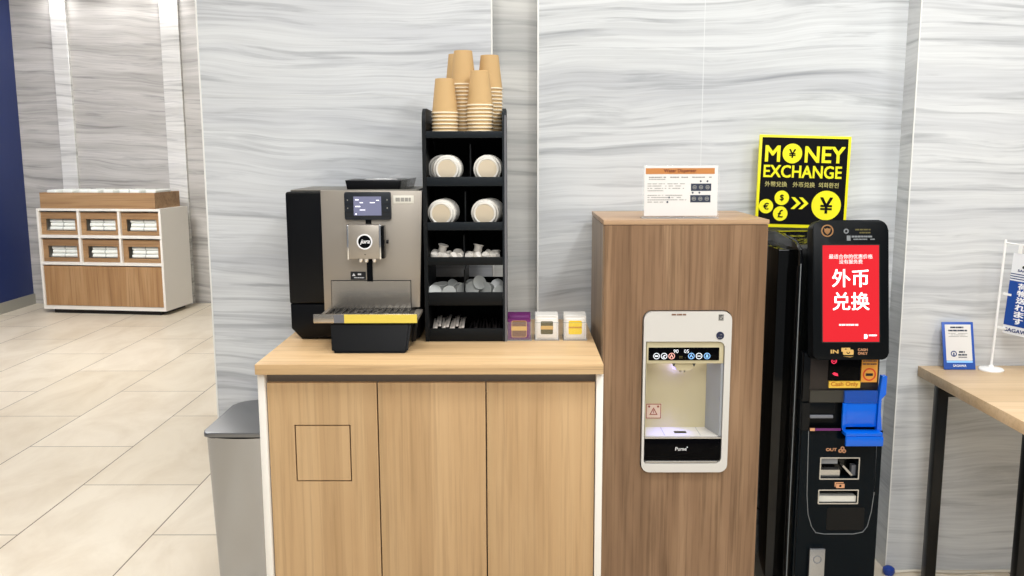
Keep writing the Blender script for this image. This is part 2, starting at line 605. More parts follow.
def text_bm(body, cx, cz, y, width=None, height=None, bold=0.0, shear=0.0, squash=1.0, mtx=None, depth=0.0006):
    """lettering standing in the x,z plane, facing -Y, centred at cx, cz"""
    c = bpy.data.curves.new('lettering', 'FONT')
    c.body = body
    c.size = 1
    c.shear = shear
    c.resolution_u = 3
    o = bpy.data.objects.new('lettering', c)
    COL.objects.link(o)
    dg = bpy.context.evaluated_depsgraph_get()
    me = bpy.data.meshes.new_from_object(o.evaluated_get(dg))
    bpy.data.objects.remove(o)
    bpy.data.curves.remove(c)
    xs = [v.co.x for v in me.vertices]
    ys = [v.co.y for v in me.vertices]
    x0, x1, y0, y1 = min(xs) - bold, max(xs) + bold, min(ys) - bold * 0.7, max(ys) + bold * 0.7
    w, h = x1 - x0, y1 - y0
    mx, my = (x0 + x1) / 2, (y0 + y1) / 2
    if width and height:
        sx, sz = width / w, height / h
    elif width:
        sx = sz = width / w
    else:
        sz = height / h
        sx = sz * squash
    bm = NB()
    # heavier lettering: the outline repeated a hair to each side, each a little prouder than the last
    shifts = [(0, 0)] if bold <= 0 else [(1, 1), (-1, 1), (1, -1), (-1, -1), (0, 0)]
    for i, (dx, dy) in enumerate(shifts):
        n0, f0 = len(bm.verts), len(bm.faces)
        bm.from_mesh(me)
        bm.verts.ensure_lookup_table()
        bm.faces.ensure_lookup_table()
        base = bm.verts[n0:]
        r = bmesh.ops.extrude_face_region(bm, geom=bm.faces[f0:])
        nv = [g for g in r['geom'] if isinstance(g, bmesh.types.BMVert)]
        bm.verts.ensure_lookup_table()
        fr = y - 0.00012 * i
        for v in nv:
            v.co = Vector((cx + (v.co.x + dx * bold - mx) * sx, fr, cz + (v.co.y + dy * bold * 0.7 - my) * sz))
        for v in base:
            v.co = Vector((cx + (v.co.x + dx * bold - mx) * sx, y + depth, cz + (v.co.y + dy * bold * 0.7 - my) * sz))
    bpy.data.meshes.remove(me)
    if mtx is not None:
        bm.transform(mtx)
    return bm


def dashes(rows, y, depth=0.0005, seed=0, mtx=None, fill=0.8):
    """rows of print too small to read: (x0, x1, z, height) broken into word-like strokes"""
    rnd = random.Random(seed)
    bm = NB()
    for x0, x1, z, h in rows:
        x = x0
        while x < x1 - h * 0.4:
            w = min(h * rnd.uniform(0.8, 3.2), x1 - x)
            if rnd.random() < fill:
                box(bm, x, x + w * 0.86, y, y + depth, z - h / 2, z + h / 2)
            x += w
    if mtx is not None:
        bm.transform(mtx)
    return bm


def copy_thing(root, loc, label, rot=None, group=None):
    r = root.copy()
    COL.objects.link(r)
    r.location = loc
    if rot is not None:
        r.rotation_euler = rot
    r['label'] = label
    if group:
        r['group'] = group
    for ch in root.children:
        c = ch.copy()
        COL.objects.link(c)
        c.parent = r
    return r


ORD = ['first', 'second', 'third', 'fourth', 'fifth', 'sixth', 'seventh', 'eighth', 'ninth', 'tenth', 'eleventh', 'twelfth',
       'thirteenth', 'fourteenth', 'fifteenth', 'sixteenth']

# ------------------------------------------------------------------ the setting
struct('floor', bx(-5.6, 4.2, -3.0, 10.0, -0.05, 0.0), M['floor'])
struct('ceiling', bx(-5.6, 4.2, -3.0, 10.0, 3.4, 3.45), M['ceiling'])
WY = 3.46
struct('wall_back_left', bx(-1.212, -0.093, WY, WY + 0.6, 0, 3.4), M['marble_left'])
struct('wall_back_recess', bx(-0.093, 0.082, WY + 0.07, WY + 0.6, 0, 3.4), M['marble_mid'])
struct('wall_back_right', bx(0.082, 1.488, WY + 0.03, WY + 0.6, 0, 3.4), M['marble_right'])
struct('wall_right', bx(1.488, 4.2, 3.38, WY + 0.6, 0, 3.4), M['marble_table'])
struct('trim_1', bx(-1.2135, -1.2075, WY - 0.003, WY + 0.02, 0, 3.4, 0.001), M['stone_edge_glint'])  # added pale strip imitating a lit slab edge, as the next three
struct('trim_2', bx(-0.097, -0.091, WY - 0.002, WY + 0.05, 0, 3.4, 0.001), M['stone_edge_glint'])
struct('trim_3', bx(0.079, 0.086, WY + 0.028, WY + 0.05, 0, 3.4, 0.001), M['stone_edge_glint'])
struct('trim_4', bx(1.4865, 1.491, 3.3785, 3.384, 0, 3.4, 0.001), M['stone_edge_glint'])
struct('wall_left', bx(-5.6, -5.47, -3.0, 9.9, 0.0, 3.4), M['navy'])
struct('baseboard_left', bx(-5.48, -5.452, -3.0, 9.87, 0, 0.115), M['skirting'])
struct('wall_rear', bx(-5.47, -1.2, 9.87, 10.0, 0, 3.4), M['marble_rear'])
struct('trim_5', bx(-5.02, -4.85, 9.83, 9.875, 0, 3.4, 0.004), M['marble_pilaster_sheen'])
struct('trim_6', bx(-3.84, -3.64, 9.83, 9.875, 0, 3.4, 0.004), M['marble_pilaster_sheen'])


# ------------------------------------------------------------------ coffee counter
t = thing('storage_cabinet', 'oak fronted three door cabinet with white side panels under the coffee machine', 'cabinet', (-0.275, 3.08, 0))
obj('side_panel', bx(-0.822, -0.8, 2.72, 3.44, 0, 0.9875, 0.001), M['white_board'], t, label='white left side panel')
obj('side_panel', bx(0.25, 0.272, 2.72, 3.44, 0, 0.9875, 0.001), M['white_board'], t, label='white right side panel')
obj('top_rail', bx(-0.8, 0.25, 2.7505, 2.78, 0.92, 0.9875), M['grey_rail'], t, label='grey rail in the shadow gap under the worktop')
obj('back_panel', bx(-0.8, 0.25, 3.42, 3.44, 0.08, 0.9875), M['white_board'], t)
obj('plinth', bx(-0.8, 0.25, 2.78, 2.8, 0, 0.08), M['blackish'], t)
DX = [(-0.796, -0.4475), (-0.4435, -0.1015), (-0.0975, 0.247)]
HX0, HX1, HZ0, HZ1 = -0.714, -0.534, 0.626, 0.816
for k, (a, b) in enumerate(DX):
    if k == 0:
        d = obj('door', prism(NB(), rrect(a, b, 0.085, 0.954, 0), 2.732, 2.75,
                              holes=[rrect(HX0, HX1, HZ0, HZ1, 0)]), M['oak'], t, sm=False, label='left oak door with a square hatch')
        obj('hatch', bx(HX0 + 0.004, HX1 - 0.004, 2.733, 2.748, HZ0 + 0.004, HZ1 - 0.004), M['oak'], d, label='square flap flush in the left door')
        obj('hatch_gap', bx(HX0 - 0.004, HX1 + 0.004, 2.7505, 2.756, HZ0 - 0.004, HZ1 + 0.004), M['gap'], d)
    else:
        obj('door', bx(a, b, 2.732, 2.75, 0.085, 0.954, 0.0008), M['oak'], t)
obj('shelf_board', bx(-0.8, 0.25, 2.757, 3.42, 0.06, 0.08), M['gap'], t)
tag(obj('worktop', bx(-0.823, 0.27, 2.70, 3.456, 0.9885, 1.0215, 0.0015), M['oak_top'], None, (-0.275, 3.08, 0.9885)),
    'light oak worktop on top of the white sided cabinet', 'worktop')
ZT = 1.0215

# ------------------------------------------------------------------ waste bin
t = thing('waste_bin', 'tall brushed steel waste bin between the marble wall and the oak cabinet', 'bin', (-0.975, 3.2, 0))


def bin_outline(x0, x1, y0, y1, rf, rb, n=8, bulge=0.0):
    pts = []
    for (cx, cy, a0, q, sx, sy) in ((x0, y0, PI, rf, 1, 1), (x1, y0, 1.5 * PI, rf, -1, 1), (x1, y1, 0, rb, -1, -1), (x0, y1, 0.5 * PI, rb, 1, -1)):
        for k in range(n + 1):
            a = a0 + 0.5 * PI * k / n
            pts.append((cx + sx * q + q * math.cos(a), cy + sy * q + q * math.sin(a)))
    if bulge > 0:      # bowed front
        k = n + 1
        mid = []
        for j in range(1, 12):
            u_ = j / 12
            mid.append((x0 + rf + (x1 - x0 - 2 * rf) * u_, y0 - bulge * (1 - (2 * u_ - 1) ** 2)))
        pts = pts[:k] + mid + pts[k:]
    return pts


bm = NB()
lo = bin_outline(-1.092, -0.852, 3.028, 3.40, 0.04, 0.06, 8, 0.003)
hi = bin_outline(-1.108, -0.845, 3.006, 3.42, 0.04, 0.07, 8, 0.012)
NZ = 10
rings = []
for i in range(NZ + 1):
    s = i / NZ
    rings.append([bm.verts.new((a[0] + (b[0] - a[0]) * s, a[1] + (b[1] - a[1]) * s, 0.01 + 0.672 * s)) for a, b in zip(lo, hi)])
for a, b in zip(rings[:-1], rings[1:]):
    for k in range(len(a)):
        bm.faces.new((a[k], a[(k + 1) % len(a)], b[(k + 1) % len(a)], b[k]))
bm.faces.new(rings[0][::-1])
bm.faces.new(rings[-1])
obj('body', bm, M['steel'], t)
obj('base_ring', pz(NB(), bin_outline(-1.094, -0.85, 3.02, 3.402, 0.03, 0.06), 0, 0.012), M['black'], t, label='black base ring')
obj('seal', pz(NB(), bin_outline(-1.104, -0.851, 3.006, 3.414, 0.03, 0.07), 0.681, 0.687), M['black'], t, label='black gap under the lid')
obj('lid', pz(NB(), bin_outline(-1.112, -0.843, 2.997, 3.423, 0.03, 0.075), 0.687, 0.703, 0.006), M['lid_steel'], t, label='dull steel lid')

# ------------------------------------------------------------------ coffee machine
t = thing('coffee_machine', 'automatic coffee machine in champagne steel and black on the worktop', 'coffee machine', (-0.55, 3.2, ZT))
bm = bx(-0.803, -0.333, 3.075, 3.44, 1.15, 1.543, 0.008, 3)
obj('housing', bm, M['black'], t, label='black housing')
bm = NB()
prism(bm, [(-0.80, 1.149), (-0.80, 1.062), (-0.768, 1.027), (-0.345, 1.027), (-0.338, 1.149)], 3.075, 3.43, 0.006)
obj('lower_housing', bm, M['black'], t)
for x in (-0.74, -0.40):
    for y in (3.12, 3.38):
        obj('foot', bx(x - 0.03, x + 0.03, y - 0.03, y + 0.03, ZT, 1.0285, 0.002), M['black'], t)
bm = NB()
prism(bm, [(-0.677, 1.118), (-0.341, 1.14), (-0.3265, 1.546), (-0.677, 1.549)], 3.062, 3.076, 0.002)
fp = obj('front_plate', bm, M['steel_front'], t, label='champagne steel front plate')
obj('top_plate', bx(-0.79, -0.345, 3.10, 3.43, 1.543, 1.549, 0.002), M['grey_top'], t, label='grey top plate')
# bean hopper
bm = NB()
prism(bm, [(-0.598, 1.549), (-0.412, 1.549), (-0.407, 1.581), (-0.604, 1.581)], 3.13, 3.33, 0.003)
hp = obj('bean_hopper', bm, M['black'], t, label='black bean hopper')
bm = NB()
prism(bm, [(-0.411, 1.549), (-0.384, 1.549), (-0.374, 1.585), (-0.406, 1.581)], 3.135, 3.32)
obj('hopper_side', bm, M['smoke'], hp, label='smoked clear side of the hopper')
bm = NB()
lathe(bm, [(0, 0.004), (0.03, 0.004), (0.036, 0)], 24, Matrix.Translation((-0.49, 3.22, 1.581)) @ Matrix.Diagonal((1.7, 1, 1, 1)))
obj('hopper_lid', bm, M['chrome'], hp, label='silver oval on the hopper lid')
# display
bm = prism(NB(), rrect(-0.593, -0.433, 1.448, 1.543, 0.006), 3.048, 3.064, 0.002)
dp = obj('display', bm, M['bezel'], t, label='dark display frame')
obj('screen', bx(-0.561, -0.466, 3.0465, 3.049, 1.463, 1.528), M['screen_blue'], dp, label='lit blue grey screen')
for x0, x1, z, h in ((-0.555, -0.543, 1.517, 0.004), (-0.540, -0.528, 1.507, 0.003), (-0.555, -0.538, 1.494, 0.004), (-0.54, -0.521, 1.482, 0.003),
                     (-0.483, -0.473, 1.515, 0.003), (-0.505, -0.488, 1.507, 0.003)):
    obj('screen_text', bx(x0, x1, 3.0458, 3.0464, z - h / 2, z + h / 2), M['screen_white'], dp)
obj('screen_symbol', disc_front(NB(), -0.553, 1.468, 0.003, 3.0458, 3.0464, 12), M['screen_white'], dp)
for x in (-0.591, -0.463):
    for z in (1.46, 1.474, 1.502):
        obj('button_groove', bx(x, x + 0.028, 3.0468, 3.048, z, z + 0.0012), M['gap'], dp)
for z in (1.514, 1.486):
    obj('button_mark', bx(-0.583, -0.580, 3.0462, 3.0478, z, z + 0.004), M['grey_print'], dp)
    obj('button_mark', bx(-0.447, -0.444, 3.0462, 3.0478, z, z + 0.005), M['grey_print'], dp)
# spout
obj('spout_rail', bx(-0.523, -0.503, 3.056, 3.0635, 1.232, 1.45), M['black_gloss'], t, label='black rail the spout slides on')
bm = bx(-0.5745, -0.463, 3.0, 3.058, 1.318, 1.433, 0.002)
sp = obj('spout_head', bm, M['steel_front'], t, label='square steel spout head')
obj('chrome_rail', bx(-0.579, -0.5725, 2.998, 3.05, 1.316, 1.435, 0.002), M['chrome'], sp)
obj('chrome_rail', bx(-0.4695, -0.4625, 2.998, 3.05, 1.316, 1.435, 0.002), M['chrome'], sp)
obj('black_side', bx(-0.4625, -0.453, 3.005, 3.05, 1.318, 1.43, 0.002), M['black_gloss'], sp)
bm = NB()
lathe(bm, [(0, 0), (0.007, 0), (0.007, 0.008), (0, 0.008)], 14, Matrix.Translation((-0.449, 3.03, 1.374)) @ Matrix.Rotation(PI / 2, 4, 'Y'))
obj('knob', bm, M['black'], sp)
obj('emblem_ring', ring_front(NB(), -0.518, 1.377, 0.022, 0.0265, 2.996, 3.0), M['white_print'], sp, label='white ring of the round emblem')
obj('emblem_disc', disc_front(NB(), -0.518, 1.377, 0.022, 2.9975, 3.0), M['black_gloss'], sp, label='black disc of the round emblem')
obj('lettering', text_bm('jura', -0.517, 1.376, 2.9965, width=0.034, bold=0.02, shear=0.35), M['white_print'], sp)
obj('sensor_dot', disc_front(NB(), -0.518, 1.333, 0.002, 2.9992, 3.0, 10), M['gap'], sp)
for x in (-0.537, -0.518, -0.49):
    bm = NB()
    lathe(bm, [(0, -0.012), (0.006, -0.012), (0.0085, -0.004), (0.0085, 0.004), (0, 0.004)], 16, Matrix.Translation((x, 3.025, 1.316)))
    obj('nozzle', bm, M['chrome'], sp)
bm = bx(-0.581, -0.528, 3.0605, 3.0625, 1.238, 1.266)
lb = obj('warning_label', bm, M['black_print'], t, label='small black warning label')
bm = dashes([(-0.556, -0.532, 1.257, 0.006), (-0.577, -0.532, 1.245, 0.003)], 3.06, 0.0006, 5)
prism(bm, [(-0.576, 1.251), (-0.564, 1.251), (-0.570, 1.261)], 3.06, 3.0605)
obj('label_print', bm, M['white_print'], lb)
bm = bx(-0.426, -0.355, 3.0605, 3.0625, 1.503, 1.531, 0.0005)
lb = obj('name_plate', bm, M['label_white'], t, label='pale name plate in the top right corner')
obj('plate_print', dashes([(-0.418, -0.364, 1.5165, 0.013)], 3.0602, 0.0004, 8, fill=1.0), M['grey_print'], lb)
obj('plate_gap', bx(-0.651, -0.370, 3.0605, 3.064, 1.128, 1.236), M['gap'], t)
obj('splash_plate', bx(-0.6488, -0.3722, 3.0585, 3.063, 1.128, 1.2338), M['steel_plate'], t, label='polished steel plate behind the cups')
# drip tray
bm = NB()
a = [(-0.618, -0.352, 2.885, 1.121), (-0.61, -0.367, 2.875, ZT + 0.001)]
for (x0, x1, y0, z) in ((-0.612, -0.362, 2.848, ZT + 0.001), (-0.62, -0.35, 2.878, 1.122)):
    a.append([bm.verts.new(c) for c in ((x0, y0, z), (x1, y0, z), (x1, 3.07, z), (x0, 3.07, z))])
q0, q1 = a[2], a[3]
bm.faces.new(q0[::-1])
bm.faces.new(q1)
for k in range(4):
    bm.faces.new((q0[k], q0[(k + 1) % 4], q1[(k + 1) % 4], q1[k]))
bmesh.ops.bevel(bm, geom=list(bm.edges), offset=0.008, segments=2, affect='EDGES')
dt = obj('drip_tray', bm, M['black'], t, label='black drip tray body')
bm = NB()
prism(bm, [(-0.366, ZT + 0.012), (-0.345, ZT + 0.02), (-0.338, 1.118), (-0.352, 1.118)], 2.96, 3.07, 0.003)
obj('tray_side', bm, M['black'], dt)
obj('tray_frame', bx(-0.669, -0.33, 2.872, 3.062, 1.1225, 1.1335, 0.002), M['steel_front'], dt, label='steel tray frame')
obj('tray_front', bx(-0.671, -0.3285, 2.862, 2.8725, 1.1215, 1.1515, 0.002), M['steel_plate'], dt, label='steel front strip of the tray')
obj('grid', bx(-0.65, -0.352, 2.876, 3.055, 1.1335, 1.1385, 0.001), M['black_gloss'], dt, label='black drip grid')
bm = NB()
for k in range(13):
    x = -0.64 + k * 0.0225
    box(bm, x, x + 0.004, 2.885, 3.045, 1.1385, 1.1405)
obj('grid_bar', bm, M['black'], dt)
bm = NB()
lathe(bm, [(0.036, 0), (0.041, 0), (0.041, 0.002), (0.036, 0.002), (0.036, 0)], 32, Matrix.Translation((-0.51, 2.955, 1.1406)))
obj('cup_ring', bm, M['chrome'], dt)
obj('grey_tape', bx(-0.603, -0.569, 2.8612, 2.8622, 1.1225, 1.1505), M['grey_tape'], dt, label='grey tape on the tray front')
obj('yellow_tape', bx(-0.569, -0.329, 2.8608, 2.8620, 1.1222, 1.1508), M['yellow_tape'], dt, label='yellow tape along the tray front')

# ------------------------------------------------------------------ cup and lid rack
TX0, TX1, TY0, TY1 = -0.321, -0.036, 3.037, 3.345
t = thing('rack', 'tall black shelf rack of cups and lids beside the coffee machine', 'rack', (-0.18, 3.23, ZT))
for (x0, x1, m_) in ((TX0, TX0 + 0.013, 'blackish'), (TX1 - 0.013, TX1, 'slate')):
    pts = [(TY0, ZT), (TY1, ZT), (TY1, 1.825)] + [(TY0 + 0.05 * (1 - math.sin(a)), 1.775 + 0.05 * math.cos(a)) for a in [PI / 2 * k / 6 for k in range(7)]]
    bm = NB()
    va = [bm.verts.new((x0, y, z)) for y, z in pts]
    vb = [bm.verts.new((x1, y, z)) for y, z in pts]
    bm.faces.new(va)
    bm.faces.new(vb[::-1])
    for k in range(len(pts)):
        bm.faces.new((va[k], vb[k], vb[(k + 1) % len(pts)], va[(k + 1) % len(pts)]))
    sp_ = obj('side_panel', bm, M[m_], t)
    if x0 > -0.1:
        obj('lit_edge_strip', bx(x1 - 0.006, x1 + 0.001, TY0 - 0.001, TY0 + 0.02, ZT, 1.80), M['rack_edge_lit'], sp_, label='grey strip painted as the lit panel edge')  # grey tone paints the light on the right panel's edge
LIPS = [(1.725, 1.748), (1.563, 1.594), (1.412, 1.44), (1.291, 1.319), (1.15, 1.196), (1.0225, 1.068)]
IX0, IX1 = TX0 + 0.0135, TX1 - 0.0135
for k, (a, b) in enumerate(LIPS):
    s = obj('shelf', bx(IX0, IX1, TY0 + 0.008, TY1, a, a + 0.007), M['black_inner'], t)
    obj('lip', bx(IX0, IX1, TY0, TY0 + 0.008, a, b, 0.001), M['slate'] if k < 3 else M['blackish'], s)
for k in range(5):
    top, bot = LIPS[k][0], LIPS[k + 1][0] + 0.007
    if k == 3:
        top = 1.208
    obj('back_panel', bx(IX0, IX1, TY1 - 0.008, TY1, bot, top), M['black_inner'], t)
obj('back_panel', bx(IX0, IX1, TY1 - 0.008, TY1, 1.732, 1.79), M['blackish'], t)
DIV = [(-0.159, 1.57, 1.725), (-0.178, 1.42, 1.563), (-0.184, 1.298, 1.412), (-0.184, 1.157, 1.291)]
for x, a, b in DIV:
    obj('divider', bx(x - 0.002, x + 0.002, TY0 + 0.03, TY1 - 0.01, a, b - 0.02 if b - a > 0.1 else b), M['blackish'], t)

# paper cups, upside down
RR = 0.0468


def cup_meshes():
    bm = NB()
    lathe(bm, [(0.0445, 0.002), (0.0318, 0.118), (0.0303, 0.118), (0.0298, 0.1135), (0, 0.1135)], 28)
    # inside wall
    lathe(bm, [(0.0441, 0.002), (0.0312, 0.112), (0, 0.112)], 28)
    body = bm
    rm = NB()
    prof = []
    for k in range(11):
        a = -PI / 2 + 2 * PI * k / 10
        prof.append((0.0448 + 0.0021 * math.cos(a), 0.0028 + 0.0028 * math.sin(a)))
    lathe(rm, prof, 28)
    return body, rm


cup0 = thing('paper_cup', 'topmost cup', 'cup', (-0.246, 3.1, 1.9), 'upturned paper cups on the rack')
ROOT[cup0.name] = Vector((0, 0, 0))
_b, _r2 = cup_meshes()
obj('cup_body', _b, M['kraft'], cup0, label='brown kraft cup body')
obj('rim', _r2, M['cup_rim'], cup0, label='pale rolled rim')
STACKS = [('front left stack', -0.2465, 3.105, 7), ('front right stack', -0.1262, 3.10, 9), ('tall middle stack', -0.187, 3.182, 15),
          ('back left stack', -0.214, 3.29, 15), ('back right stack', -0.0955, 3.212, 14)]
first = True
for nm, x, y, n in STACKS:
    for k in range(n):
        top = n - 1 - k
        where = 'topmost cup of the' if top == 0 else ('lowest cup of the' if top == n - 1 else ORD[top] + ' cup down in the')
        lab = 'brown paper cup, upside down, ' + where + ' ' + nm
        loc = (x + random.uniform(-0.0006, 0.0006), y, 1.7325 + 0.0126 * k)
        if first:
            cup0.location = loc
            cup0['label'] = lab
            cup0.rotation_euler.z = 0.3
            first = False
        else:
            copy_thing(cup0, loc, lab, (0, 0, random.uniform(0, 6)))

# coffee lids lying on their edge, tops to the front
def lid_bm():
    bm = NB()
    prof = [(0.0, 0.0155), (0.0325, 0.0155), (0.0345, 0.0175), (0.0382, 0.017), (0.041, 0.0135), (0.0425, 0.004), (0.0475, 0.003), (0.0485, 0.0), (0.0475, -0.003),
            (0.045, -0.003), (0.0412, 0.003), (0.0395, 0.0115), (0.037, 0.0142), (0, 0.0142)]
    lathe(bm, prof, 36)
    box(bm, -0.004, 0.004, 0.0355, 0.0378, 0.016, 0.0182)
    bm.transform(Matrix.Rotation(PI / 2, 4, 'X'))     # top faces -Y
    return bm


lid0 = obj('cup_lid', lid_bm(), M['lid'])
tag(lid0, 'lid', 'lid', 'white cup lids on the rack')
ROWS = [('front left row of the upper lid shelf', -0.239, 3.072, 1.6195, 6, 0.001), ('rear left row of the upper lid shelf', -0.263, 3.135, 1.6195, 9, 0.0),
        ('right row of the upper lid shelf', -0.101, 3.072, 1.6195, 12, 0.0005), ('left row of the lower lid shelf', -0.2605, 3.072, 1.4685, 11, 0.001),
        ('right row of the lower lid shelf', -0.1105, 3.072, 1.4685, 12, 0.0018)]
obj('lid_face', disc_front(NB(), 0, 0, 0.0318, -0.0160, -0.0156, 36), M['lid_face'], lid0, label='cream recessed face')
first = True
for nm, x, y, z, n, dx in ROWS:
    for k in range(n):
        lab = 'white cup lid, ' + ('front one' if k == 0 else ORD[k]) + ' in the ' + nm
        loc = (x + dx * k, y + 0.0078 * k, z + 0.0006)
        if first:
            o = lid0
            first = False
        else:
            o = copy_thing(lid0, loc, lab)
        o.location = loc
        o.rotation_euler = (0.12 if z < 1.5 else 0.05, random.uniform(-0.5, 0.5), -0.1 if dx > 0.0009 and z < 1.5 else 0.0)
        o['label'] = lab

# creamer pods (white) and bigger translucent pods
def pod_bm(r, h):
    bm = NB()
    lathe(bm, [(0, 0), (r * 0.68, 0), (r * 0.74, h * 0.06), (r * 0.92, h * 0.9), (r * 1.12, h * 0.92), (r * 1.12, h), (r * 0.9, h), (r * 0.9, h * 0.97), (0, h * 0.97)], 20)
    for k in range(10):
        a = 2 * PI * k / 10
        box(bm, -0.0006, 0.0006, r * 0.70, r * 0.84, h * 0.15, h * 0.75, mtx=Matrix.Rotation(a, 4, 'Z'))
    bm.transform(Matrix.Translation((0, 0, -h / 2)))
    return bm


def scatter(name, proto_bm, material, cat, group, places, words):
    o0 = obj(name, proto_bm, material)
    for k, (x, y, z, rx, ry, rz, lab) in enumerate(places):
        o = o0 if k == 0 else o0.copy()
        if k:
            COL.objects.link(o)
        o.location = (x, y, z)
        o.rotation_euler = (rx, ry, rz)
        tag(o, lab, cat, group)


pl = []
xs = [(-0.288, 3.078, 0.3, 'leftmost'), (-0.258, 3.082, 1.5, 'second'), (-0.226, 3.076, 0.9, 'third'), (-0.199, 3.08, 1.5, 'fourth'),
      (-0.167, 3.078, 1.4, 'fifth'), (-0.137, 3.084, 0.05, 'sixth'), (-0.107, 3.078, 0.7, 'seventh'), (-0.077, 3.08, 1.5, 'eighth')]
for x, y, rx, w in xs:
    pl.append((x, y, 1.298 + 0.0175, rx + PI, random.uniform(-0.4, 0.4), random.uniform(-0.8, 0.8),
               'white creamer pod, ' + w + (' from left' if w != 'leftmost' else '') + ' in the front row of the creamer shelf'))
for x, y, rx, w in [(-0.262, 3.102, 0.2, 'left compartment'), (-0.137, 3.105, 0.0, 'right compartment')]:
    pl.append((x, y, 1.298 + 0.043, rx, 0.2, 0.3, 'small white creamer pod resting on top of the others, ' + w))
for k, x in enumerate([-0.29, -0.243, -0.21, -0.165, -0.11, -0.075]):
    pl.append((x, 3.122, 1.298 + 0.018, random.uniform(0, 3), random.uniform(-.5, .5), random.uniform(0, 3),
               'white creamer pod, ' + ORD[k] + ' from left in the rear row of the creamer shelf'))
scatter('creamer_pod', pod_bm(0.0165, 0.03), M['pod'], 'creamer pod', 'white creamer pods on the rack', pl, '')
pl = []
xs = [(-0.295, 1.0, 0), (-0.268, 0.2, 0.012), (-0.235, 1.3, 0), (-0.202, 1.6, 0.01), (-0.155, 1.3, 0.01), (-0.14, 1.2, 0.03), (-0.103, 1.5, 0.012), (-0.07, 1.3, 0)]
for k, (x, rx, dz) in enumerate(xs):
    pl.append((x, 3.082 + 0.03 * (dz > 0.005), 1.157 + 0.029 + dz, rx, random.uniform(-.5, .5), random.uniform(-.7, .7),
               'translucent pod, ' + ORD[k] + ' from left at the front of the pod tray'))
for k, x in enumerate([-0.282, -0.24, -0.205, -0.16, -0.11, -0.072]):
    pl.append((x, 3.145, 1.157 + 0.03 + 0.012 * (k % 2), 1.2, random.uniform(-.5, .5), random.uniform(-.7, .7),
               'translucent pod, ' + ORD[k] + ' from left in the rear row of the pod tray'))
scatter('syrup_pod', pod_bm(0.0225, 0.038), M['pod_clear'], 'syrup pod', 'translucent pods on the rack', pl, '')

# sugar sticks and stirrers in the bottom bay
bm = NB()
box(bm, -0.0045, 0.0045, -0.062, 0.062, -0.002, 0.002, 0.0015)
for y in (-0.056, 0.056):
    box(bm, -0.005, 0.005, y - 0.004, y + 0.004, -0.0008, 0.0008)
pl = []
for k in range(11):
    pl.append((-0.297 + 0.0105 * k, 3.135, 1.066 + 0.006 * (k % 3), 0.13 + 0.05 * (k % 2), 0.0, random.uniform(-0.06, 0.06),
               'white paper sugar stick, ' + ORD[k] + ' from the left in the bottom bay'))
scatter('sugar_stick', bm, M['sugar'], 'sugar stick', 'sugar sticks in the bottom bay', pl, '')
bm = bx(-0.003, 0.003, -0.07, 0.07, -0.001, 0.001, 0.0005)
pl = []
for k in range(10):
    pl.append((-0.165 + 0.0112 * k, 3.14, 1.061 + 0.004 * (k % 3), 0.1, 0.0, random.uniform(-0.08, 0.08),
               'dark coffee stirrer, ' + ORD[k] + ' from the left beside the sugar sticks'))
scatter('coffee_stirrer', bm, M['stirrer'], 'stirrer', 'dark stirrers in the bottom bay', pl, '')

